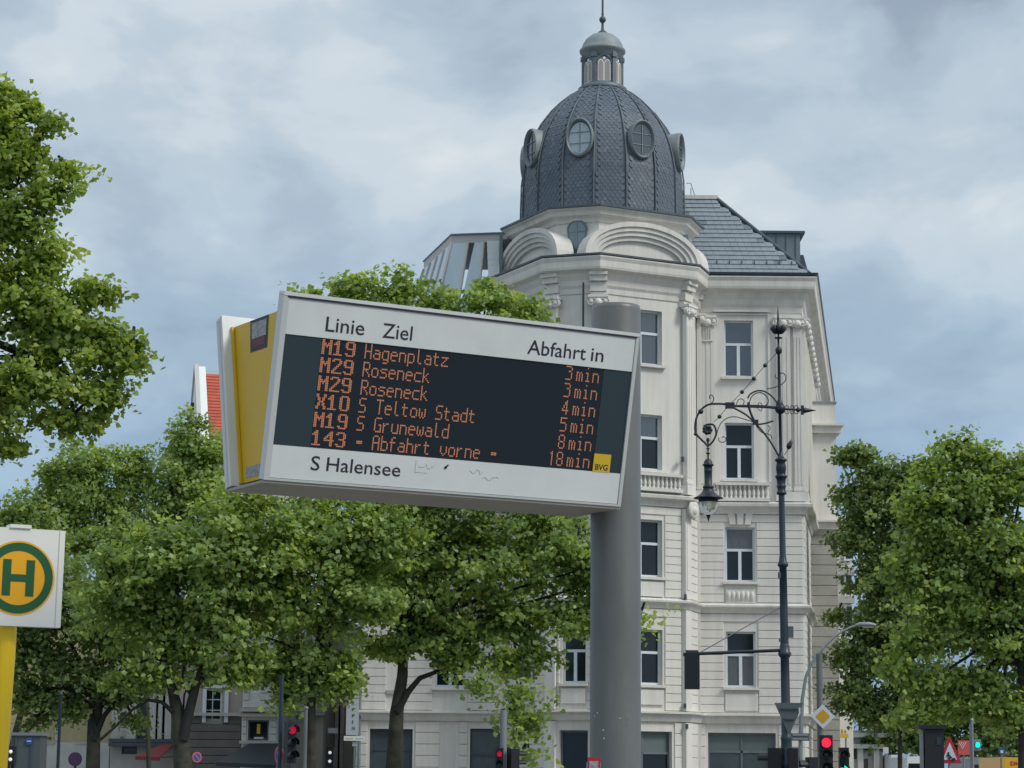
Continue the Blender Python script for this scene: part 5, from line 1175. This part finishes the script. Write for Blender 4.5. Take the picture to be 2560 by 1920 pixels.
h2, x0, x1, z = block('white_stone_house', 'white stone house with framed dark shop window beside the left traffic light', 613, 702, 1540, 86, 9, 'white_stone', [(629, 680, 1800, 1851, 'plain', 'glass', 'lead_dark'), (632, 654, 1670, 1732, 'plain', 'frosted')])
ops = [(px(a, 86) - x0, px(b, 86) - x0, pz(d, 86, a), pz(c, 86, a)) for a, b, c, d in ((626, 683, 1770, 1856), (630, 656, 1660, 1745))]
courses(h2, (x0, 86), (1, 0), .03, x1 - x0 - .03, .2, pz(1782, 86, 650), .26, ops, M['white_stone']); courses(h2, (x0, 86), (1, 0), .03, x1 - x0 - .03, pz(1770, 86, 650), 7.5, .26, ops, M['white_stone'])
for v, o in ((1776, .35), (1788, .25), (1856, .2)): q = MB(); q.box(((x0 + x1) / 2, 86 - o / 2, pz(v, 86, 650)), (x1 - x0 + .1, o + .02, .11)); q.build('cornice', M['plaster_grey'], h2)
q = MB(); q.box((px(654, 85.9), 86.05, pz(1822, 86, 654)), (.12, .03, .35)); q.build('shop_lamp', M['yellow_panel'], h2); q = MB(); q.box((px(655, 85.9), 86.05, pz(1845, 86, 654)), (.34, .03, .07)); q.build('shop_label', M['sign_refl'], h2)
h3, x0, x1, z = block('grey_pillar_house', 'pale stone house with plain pillars between the grey shop fronts, mostly behind leaves', 704, 820, 1520, 92, 9, 'plaster_grey', [(790, 812, 1700, 1760, 'plain')])
for u in (720, 752, 800): q = MB(); q.box((px(u, 91.8), 91.85, 4), (.5, .3, 8)); q.build('pillar', M['white_stone'], h3)
for v in (1777, 1785): q = MB(); q.box(((x0 + x1) / 2, 91.7, pz(v, 92, 760)), (x1 - x0, .5, .12)); q.build('cornice', M['plaster_grey'], h3)
h4, x0, x1, z = block('passage_house', 'house set back with a dark passage in the gap left of the corner building', 818, 908, 1560, 97, 6, 'plaster_grey', [(822, 846, 1784, 1930, 'plain', 'glass', 'lead_dark'), (893, 903, 1690, 1775, 'plain', 'glass', 'lead_dark')])
for u in (811, 851, 860): q = MB(); q.box((px(u, 96.8), 96.8, 3.2), (.22, .3, 6.4)); q.build('pilaster', M['white_stone'], h4)
t, pl, a, b = plate('white_notice_sign', 'small white notice board over the dark passage', 'sign', 820, 1820, 844, 1833, 90, 'sign_refl')
h5, x0, x1, z = block('column_house', 'pale house with dark tall openings behind the forked tree', 290, 455, 1500, 94, 9, 'plaster_grey', [(354, 385, 1745, 1858, 'plain', 'glass', 'lead_dark'), (440, 456, 1745, 1800, 'T'), (318, 356, 1866, 1885, 'plain', 'glass', 'lead_dark')])
for u in (341, 395, 412, 428): q = MB(); q.box((px(u, 93.8), 93.8, pz(1800, 94, u)), (.36, .3, 1.9)); q.build('pilaster', M['white_stone'], h5)
for v in (1852, 1862): q = MB(); q.box(((x0 + x1) / 2, 93.7, pz(v, 94, 370)), (x1 - x0, .5, .14)); q.build('cornice', M['lead_dark'], h5)
h6, x0, x1, z = block('yellow_house', 'low yellow-cream house with a grey ground floor at the far left', -60, 290, 1560, 98, 9, 'cream', [(150, 166, 1790, 1850, 'T'), (246, 262, 1790, 1850, 'T')])
q = MB(); q.box(((x0 + x1) / 2, 97.85, pz(1856, 98, 150) / 2), (x1 - x0, .3, pz(1856, 98, 150))); q.build('ground_floor', M['white_stone'], h6)
for u in (135, 220): q = MB(); q.box((px(u, 97.8), 97.8, pz(1858, 98, u)), (.6, .25, .12)); q.build('string_course', M['plaster_grey'], h6)
# gabled house with the red roof
G0 = at(489, 917, 120); GH = thing('gabled_house', 'far white gabled house with a bright red tiled roof left of the board', 'building', (G0.x, 120, 0))
gd = Vector((.20, -.98, 0)); rd = Vector((.98, .20, 0)); gw, gz = 1.9, 6.0
def gp(s, z, o=0): return Vector((G0.x, 120, 0)) + gd * s + rd * o + Zv * z
GE = G0.z - 4.6
q = MB(); q.prism([gp(-4.8, 0), gp(4.8, 0), gp(4.8, GE), gp(.2, G0.z), gp(-.2, G0.z), gp(-4.8, GE)], rd * .50); q.build('gable_wall', M['whiteclad'], GH)
q = MB(); q.prism([gp(-4.9, GE, -.08), gp(-.25, G0.z + .10, -.08), gp(.25, G0.z + .10, -.08), gp(4.9, GE, -.08), gp(4.7, GE - .1, -.08), gp(.1, G0.z - .16, -.08), gp(-.1, G0.z - .16, -.08), gp(-4.7, GE - .1, -.08)], rd * .22); q.build('gable_coping', M['studio'], GH)
rt = G0.z - .40
q = MB(); q.prism([gp(.0, rt, .5), gp(5.0, rt - 5.0, .5), gp(-5.0, rt - 5.0, .5)], rd * 5.2); RRF = q.build('roof', M['redtile'], GH)
q = MB(); q.prism([gp(4.7, rt - 5.02, .5), gp(4.7, 0, .5), gp(-4.7, 0, .5), gp(-4.7, rt - 5.02, .5)], rd * 5.1); q.build('house_wall', M['white_stone'], GH)
dn_ = (gp(4.6, rt - 4.6) - gp(0, rt)).normalized(); up_ = dn_.cross(rd); up_ = -up_ if up_.z < 0 else up_
for k in range(20):
    for m_ in range(6):
        c = gp(0, rt, .95 + m_ * .80) + dn_ * (.12 + k * .27) + up_ * (.04 + (m_ % 2) * .004); q = MB(); R = Matrix((rd, (dn_ + up_ * .14).normalized(), (up_ - dn_ * .14).normalized())).transposed(); q.box(c, (.79, .28, .06), R); q.build('tile', M['redtile'], RRF)
q = MB(); q.box(gp(-.35, pz(1015, 120, 486), -.02), (.25, .25, .45)); q.build('gable_window', M['glass'], GH)
# awnings
def awning(label, top, bot, Y, dep, mt):
    a, b = at(*top[0], Y), at(*top[1], Y); c, d = at(*bot[1], Y - dep), at(*bot[0], Y - dep)
    t = thing('shop_awning', label, 'awning', (a + b) / 2); q = MB(); q.prism([a, b, c, d], (0, 0, -.03)); q.build('canvas', M[mt], t)
    q = MB(); q.prism([d, c, c - Zv * .14, d - Zv * .14], (0, -.015, 0)); q.build('valance', M[mt], t)
    for p, r in ((a, d), (b, c)): q = MB(); q.tube([p - Zv * .5, r - Zv * .02], .025, 6); q.build('awning_arm', M['galv'], t)
awning('red awning sloping out under the forked tree at left', ((405, 1860), (434, 1860)), ((338, 1890), (400, 1893)), 93.5, 1.4, 'awning_red')
awning('large dark awning below the framed shop window at left', ((625, 1858), (700, 1858)), ((540, 1905), (690, 1912)), 85.8, 1.8, 'awning_dark')
# vertical banner and shop sign on the left end of the corner building
t, pl, a, b = plate('vertical_banner', 'tall grey-white banner with stacked dark letters left of the corner building', 'banner', 868, 1682, 896, 1838, 80.6, 'banner')
for k, ch in enumerate('CARRPFIN'):
    v = 1711 + k * 15.6; p = at(884 if k > 1 else 886, v + 4, 80.57); q = MB(); text_mesh(q, ch, p - Vector((.05, 0, 0)), (1, 0, 0), (0, 0, 1), .11, fit=.09 if ch != 'I' else .035, bold=.02, depth=0); q.build('banner_letter', M['print_dark'], t)
q = MB(); q.tube([(a.x, 80.8, a.z - .1), (a.x + .2, 81.9, a.z - .1)], .03, 6); q.tube([(a.x, 80.8, b.z + .1), (a.x + .2, 81.9, b.z + .1)], .03, 6); q.build('banner_bracket', M['galv'], t)
t, pl, a, b = plate('white_cross_sign', 'small white sign board with faint lettering under the vertical banner', 'shop sign', 860, 1840, 912, 1852, 79.8, 'sign_white', th=.08)
q = MB()
for k in range(2): q.box((a.x + .18 + k * .36, 79.755, (a.z + b.z) / 2), (.26, .006, .035))
q.build('faint_lettering', M['sign_grey'], t); q = MB(); q.box(((a.x + b.x) / 2 + .02, 79.85, b.z - .10), (.17, .06, .16)); q.build('lower_plate', M['banner'], t)
q = MB(); q.tube([((a.x + b.x) / 2, 79.85, 0), ((a.x + b.x) / 2, 79.85, b.z)], .02, 6); q.build('pole', M['galv'], t)
# grey cabinet at far left
a, b = at(33, 1838, 55), at(102, 1838, 55)
CA = thing('street_cabinet', 'grey street cabinet with a round blue sign near the bus stop pole', 'cabinet', ((a.x + b.x) / 2, 55, 0))
q = MB(); q.box(((a.x + b.x) / 2, 55.4, a.z / 2), (b.x - a.x, .8, a.z)); q.build('cabinet_body', M['sign_back'], CA)
for u in (45, 56, 94): q = MB(); q.box((px(u, 54.98), 54.985, a.z / 2), (.035, .03, a.z - .1)); q.build('cabinet_rib', M['lead_dark'], CA)
q = MB(); q.box(((a.x + b.x) / 2, 55.4, a.z + .03), (b.x - a.x + .1, .9, .07)); q.build('cabinet_roof', M['galv'], CA)
c = at(73, 1853, 54.97); q = MB(); q.lathe([(.085, 0), (.085, .012)], c, (0, -1, 0), 24); bl_ = q.build('blue_disc', M['blue'], CA); q = MB(); q.box(c + Vector((0, -.016, 0)), (.10, .004, .028)); q.build('white_bar', M['sign_refl'], bl_)
# hanging grey cylinder lamp by the middle trees
c = at(738, 1640, 66); t = thing('cylinder_lamp', 'grey cylindrical lamp head showing through the leaves above the signal post', 'street lamp', (c.x, c.y, 0))
q = MB(); q.lathe([(.20, 0), (.17, -.45), (.10, -.62), (.05, -.65)], c, (0, 0, 1), 20); q.build('lamp_head', M['banner'], t); q = MB(); q.tube([(c.x, c.y, 0), (c.x, c.y, c.z - .6)], .05, 10); q.build('pole', M['steel'], t)

# ================================================================== trees
def leaf_cloud(name, centres, dirs, per, size, spread, length, mt, parent, loc, seed, droop=.25):
    """sprays of leaves: each centre is a twig tip, leaves sit along the last bit of the twig"""
    r = np.random.default_rng(seed); C = np.repeat(np.asarray(centres, float), per, 0); Dv = np.repeat(np.asarray(dirs, float), per, 0)
    n = len(C); t = r.random(n)[:, None]
    P = C - Dv * length * t + np.clip(r.normal(0, 1, (n, 3)), -1.7, 1.7) * np.array([1.15, 1.15, .58]) * spread * (.45 + .75 * t); P[:, 2] -= droop * r.random(n) * (1 - t[:, 0])
    nrm = r.normal(0, .62, (n, 3)) + Dv * .60 + np.array([0, 0, .55]); nrm /= np.linalg.norm(nrm, axis=1)[:, None]
    a = r.normal(0, 1, (n, 3)) + Dv * .8 + np.array([0, 0, -.5]); a -= nrm * (a * nrm).sum(1)[:, None]; a /= np.linalg.norm(a, axis=1)[:, None]
    b = np.cross(nrm, a); s = (size * (.65 + .7 * r.random(n)))[:, None]
    fold = nrm * s * r.uniform(.02, .16, n)[:, None]
    V = np.stack([P - a * s * .45, P - a * s * .05 + b * s * .52 - fold, P + a * s * .62, P - a * s * .05 - b * s * .52 - fold], 1)
    V = V.reshape(-1, 3) - np.array([loc[0], loc[1], loc[2]])
    me = bpy.data.meshes.new(name); me.vertices.add(n * 4); me.vertices.foreach_set('co', V.ravel())
    base = np.arange(n)[:, None] * 4; F = np.concatenate([base + 0, base + 1, base + 2, base + 0, base + 2, base + 3], 1).ravel()
    me.loops.add(n * 6); me.loops.foreach_set('vertex_index', F.astype(np.int32))
    me.polygons.add(n * 2); me.polygons.foreach_set('loop_start', (np.arange(n * 2) * 3).astype(np.int32)); me.polygons.foreach_set('loop_total', np.full(n * 2, 3, np.int32))
    at_ = me.attributes.new('leafcol', 'FLOAT', 'POINT')
    spray = np.repeat(r.random(len(centres)), per); col = np.clip(spray * .65 + r.random(n) * .32 + (r.random(n) > .93) * .5, 0, 1)
    at_.data.foreach_set('value', np.repeat(col, 4).astype(np.float32))
    me.materials.append(mt); me.update(); me.validate()
    o = link(name, me, parent, loc); return tag(o, kind='stuff')
def tree(label, Y, trunk, blobs, seed, size=.13, dens=1.0, mt=None, per=56, group=None, bark='bark', name='plane_tree', limbs_vis=True, spread=.26, deep=1.0, boughs=()):
    """trunk: list of (u, v, width px); blobs: (u, v, ru, rv[, dy])"""
    mt = mt or LEAF; r = random.Random(seed); k = Y / FPX
    pts = [at(u, v, Y) for u, v, w in trunk]; rad = [w * k / 2 for u, v, w in trunk]
    b0 = Vector((pts[0].x, Y, 0)); root = thing(name, label, 'tree', b0, group)
    q = MB(); q.tube([b0] + pts, [rad[0] * 1.25] + rad, 10); q.build('trunk', M[bark], root)
    for bo in boughs:
        q = MB(); q.tube([at(u, v, Y - .15) for u, v, w in bo], [max(w, 1) * k / 2 for u, v, w in bo], 8); q.build('bough', M['bark_dark'], root)
    top = pts[-1]; cs, ds = [], []
    for i, bl in enumerate(blobs):
        u, v, ru, rv = bl[:4]; dy = bl[4] if len(bl) > 4 else 0
        c = at(u, v, Y + dy); rx, rz = ru * k, rv * k; ry = (rx + rz) / 2 * .95 * deep
        # limb from the trunk into the blob
        st = at(*bl[5], Y) if len(bl) > 5 else top if i % 2 == 0 or len(pts) < 2 else pts[-2].lerp(top, .6)
        m1 = st.lerp(c, .45) + Vector((r.uniform(-.3, .3), r.uniform(-.3, .3), r.uniform(.1, .6)))
        rr = max(.05, rad[-1] * .62) if len(bl) < 6 else .035; q = MB(); q.tube([st, st.lerp(m1, .5) + Vector((0, 0, .12)), m1, m1.lerp(c, .6), c], [rr, rr * .85, rr * .65, rr * .45, rr * .28], 7); q.build('limb', M['bark_dark'], root)
        area = 4 * math.pi * ((rx * ry) ** 1.6 / 3 + (rx * rz) ** 1.6 / 3 + (ry * rz) ** 1.6 / 3) ** (1 / 1.6)
        nt = max(2 if ru < 12 else 4, int(area * (2.1 if len(bl) < 6 else 1.1) * dens)); bq = MB()
        for j in range(nt):
            d = Vector((r.gauss(0, 1), r.gauss(0, 1), r.gauss(0, 1))).normalized()
            if d.z < -.55 and r.random() < .5: d.z = -d.z
            lump = 1 + .16 * math.sin(3.1 * d.x + 5.3 * d.z + seed + i) + .10 * math.sin(7.7 * d.z - 4.1 * d.x + 2.3 * d.y + seed * 1.7)
            f = (1 - .62 * r.random() ** 1.9) * lump
            p = c + Vector((d.x * rx * f, d.y * ry * f, d.z * rz * f)); e = Vector((d.x, d.y, d.z * .75 + .12)).normalized()
            cs.append(p[:]); ds.append(e[:])
            if j % 9 == 0:
                mm = c.lerp(p, .5) + Vector((r.uniform(-.2, .2), r.uniform(-.2, .2), r.uniform(-.1, .3)))
                bq.tube([c, mm, p - e * .3], [.05, .035, .012], 5, caps=False)
        if bq.v: tag(bq.build('branches', M['bark_dark'], root), kind='stuff')
    leaf_cloud('foliage', cs, ds, per, size, spread, .75, mt, root, Vector((pts[-1].x, Y, pts[-1].z)), seed)
    return root
# near tree reaching in from the left edge
tree('big near plane tree reaching in from the left edge of the view', 46, [(-240, 1900, 60), (-220, 1400, 52), (-160, 1050, 40), (-100, 850, 28)],
     [(15, 225, 45, 60), (60, 270, 60, 60), (130, 300, 50, 45), (-60, 330, 150, 150), (10, 380, 110, 150), (170, 420, 50, 60), (110, 480, 110, 70), (240, 720, 90, 70), (90, 760, 150, 110), (70, 380, 90, 80), (20, 560, 165, 110), (110, 660, 105, 95), (-40, 720, 160, 150), (150, 800, 150, 110), (255, 860, 100, 115), (100, 930, 150, 130), (260, 980, 100, 90), (-20, 1000, 160, 130), (20, 1110, 80, 55), (330, 880, 40, 110), (180, 1040, 130, 55)], 11, size=.115, dens=1.6, mt=LEAF_NEAR, per=54, spread=.17)
gm = 'plane trees in a row before the corner building'
tree('plane tree with straight trunk in front of the left wing, crown rising above the board', 64, [(985, 1925, 44), (992, 1780, 35), (1006, 1690, 28), (1010, 1600, 22)],
     [(880, 730, 75, 75), (990, 735, 90, 85), (1100, 770, 95, 80), (1220, 740, 95, 75), (1330, 790, 65, 80), (1130, 1640, 90, 55), (960, 1610, 90, 55), (1000, 900, 190, 170), (1240, 930, 170, 160), (1330, 1130, 190, 190), (1080, 1180, 220, 200), (1180, 1400, 190, 170), (1370, 1370, 150, 170), (1000, 1430, 190, 150), (1440, 1540, 120, 85), (1260, 1560, 150, 100), (1100, 1570, 110, 90), (1510, 1450, 50, 130), (780, 728, 16, 10), (900, 1000, 160, 150), (1470, 1420, 70, 110), (1270, 1660, 60, 35), (1200, 1705, 30, 22, -2, (1230, 1650)), (1300, 1725, 22, 26, -2, (1290, 1660)), (1285, 1775, 12, 26, -2, (1300, 1740)), (1330, 1800, 24, 7, -2, (1290, 1785)), (1290, 1835, 9, 22, -2, (1288, 1790)), (1308, 1872, 5, 8, -2, (1292, 1850)), (1290, 1640, 110, 45), (1150, 1620, 70, 40), (1598, 1535, 6, 12, -2, (1560, 1500))], 21, size=.140, group=gm, boughs=[[(992, 1780, 20), (1020, 1730, 16), (1050, 1695, 13), (1090, 1680, 10), (1150, 1670, 7), (1200, 1620, 4)], [(1010, 1640, 12), (1100, 1570, 8), (1160, 1480, 6), (1200, 1400, 3)]])
tree('slim plane tree with forked thin trunk between the traffic light and the banner', 61, [(780, 1925, 24), (778, 1760, 22), (783, 1665, 19)],
     [(800, 1330, 170, 150), (700, 1500, 160, 130), (860, 1500, 150, 130), (720, 1660, 70, 80), (850, 1660, 60, 70), (900, 1380, 140, 130), (950, 1330, 110, 140), (945, 1520, 70, 80), (640, 1660, 70, 55), (720, 1700, 60, 50), (780, 1640, 120, 60), (860, 1700, 60, 45), (715, 1750, 30, 40), (825, 1725, 55, 40)], 22, size=.140, group=gm, boughs=[[(783, 1680, 10), (755, 1640, 9), (715, 1610, 7), (670, 1595, 5), (620, 1590, 3)], [(783, 1670, 9), (800, 1620, 6), (830, 1560, 4)]])
tree('plane tree with a thick forked trunk left of the beige house', 60, [(458, 1925, 46), (452, 1850, 42), (446, 1790, 36), (425, 1700, 20), (400, 1620, 16)],
     [(600, 1330, 150, 170), (430, 1420, 180, 160), (560, 1560, 130, 100), (380, 1560, 150, 100), (700, 1400, 100, 130), (640, 1640, 60, 50), (480, 1620, 80, 55), (300, 1480, 140, 150), (560, 1430, 180, 130), (560, 1665, 90, 50), (400, 1680, 90, 50), (330, 1690, 80, 50), (610, 1690, 50, 35), (500, 1640, 60, 40, 0, (455, 1840))], 23, size=.140, group=gm, boughs=[[(458, 1850, 26), (470, 1790, 26), (488, 1720, 22), (505, 1670, 13), (530, 1620, 8)], [(488, 1720, 9), (515, 1690, 7), (545, 1665, 4)], [(480, 1740, 9), (455, 1705, 7), (460, 1660, 5)], [(432, 1780, 12), (405, 1755, 10), (370, 1750, 8), (330, 1775, 7), (290, 1815, 6), (250, 1850, 8)]])
tree('dark leaning plane tree behind the yellow bus stop pole', 66, [(232, 1925, 36), (235, 1810, 32), (250, 1740, 24)],
     [(230, 1560, 170, 140), (100, 1480, 160, 170), (60, 1640, 130, 110), (200, 1680, 120, 60), (330, 1620, 110, 80), (350, 1690, 60, 45), (130, 1740, 110, 50), (300, 1740, 80, 45), (60, 1730, 80, 60), (180, 1770, 70, 35), (90, 1790, 50, 25), (330, 1790, 40, 20), (380, 1700, 60, 50)], 24, size=.13, mt=LEAF_DARK, group=gm, boughs=[[(235, 1850, 16), (260, 1790, 13), (300, 1740, 9), (350, 1715, 6)], [(240, 1830, 14), (225, 1760, 10), (170, 1720, 8), (110, 1718, 5)]])
tree('rounded plane tree behind the row with its top left of the board', 76, [(372, 1925, 12), (366, 1700, 12), (350, 1500, 10)],
     [(215, 1200, 110, 130), (330, 1180, 80, 90), (120, 1290, 120, 130), (470, 1120, 85, 100), (530, 1160, 70, 120), (430, 1250, 130, 130), (270, 1330, 170, 130), (560, 1320, 120, 150), (20, 1350, 100, 110), (140, 1170, 50, 50), (50, 1300, 100, 60), (150, 1340, 110, 90)], 25, size=.13, group=None, name='plane_tree')
tree('leaning plane tree with dark boughs at the very left, under the near tree', 70, [(20, 1925, 22), (40, 1830, 18), (58, 1760, 14), (55, 1690, 9)],
     [(10, 1460, 120, 130), (120, 1400, 110, 120), (30, 1620, 110, 100)], 26, size=.13, mt=LEAF_DARK, boughs=[[(30, 1870, 12), (80, 1815, 9), (130, 1785, 7), (180, 1740, 4)]])
# hanging bough right of the straight trunk
gr = 'trees along the street at the right'
tree('dark plane tree beside the side bay of the corner building', 84, [(2250, 1925, 12), (2250, 1780, 11), (2245, 1640, 10)],
     [(2150, 1150, 55, 70), (2170, 1300, 95, 110), (2230, 1240, 100, 120), (2190, 1460, 85, 120), (2150, 1640, 85, 110), (2265, 1270, 80, 80), (2290, 1180, 45, 50), (2280, 1420, 130, 140), (2240, 1600, 130, 120), (2200, 1760, 120, 65), (2110, 1230, 40, 30), (2090, 1540, 30, 40), (2120, 1130, 45, 40), (2200, 1180, 50, 45), (2330, 1720, 130, 90), (2130, 1740, 75, 70), (2240, 1790, 110, 50), (2120, 1350, 50, 60)], 31, size=.14, mt=LEAF_DARK, group=gr)
tree('bright plane tree at the right edge, crown highest in the middle', 64, [(2560, 1925, 30), (2560, 1750, 26), (2550, 1600, 22)],
     [(2385, 1120, 75, 65), (2470, 1150, 90, 60), (2330, 1180, 65, 55), (2420, 1250, 150, 100), (2560, 1190, 90, 100), (2330, 1330, 110, 100), (2490, 1400, 160, 150), (2360, 1470, 90, 80), (2400, 1560, 140, 110), (2300, 1600, 90, 60), (2240, 1660, 80, 45), (2290, 1260, 80, 80), (2270, 1420, 80, 90), (2440, 1300, 140, 120), (2540, 1600, 150, 150), (2300, 1780, 110, 40), (2440, 1770, 130, 40), (2550, 1790, 110, 40), (2380, 1400, 130, 120), (2420, 1700, 140, 70), (2330, 1700, 100, 40), (2640, 1400, 160, 200), (2500, 1760, 140, 60)], 32, size=.140, group=gr)
tree('far dark tree low behind the warning triangle', 120, [(2250, 1925, 10), (2250, 1840, 9)], [(2260, 1800, 110, 75), (2400, 1790, 130, 85), (2180, 1770, 80, 50), (2520, 1800, 110, 70), (2330, 1850, 90, 40), (2460, 1850, 90, 40), (2190, 1855, 60, 30), (2270, 1862, 80, 30), (2390, 1870, 110, 30), (2530, 1868, 110, 32), (2600, 1830, 80, 60)], 33, size=.20, mt=LEAF_DARK, per=40, dens=.8)
tree('far green tree behind the pale far side house', 140, [(2150, 1925, 9), (2150, 1800, 8)], [(2170, 1600, 60, 120), (2230, 1500, 90, 130), (2330, 1500, 100, 150), (2450, 1500, 120, 160), (2560, 1500, 100, 160)], 34, size=.22, mt=LEAF_DARK, per=34, dens=.5)
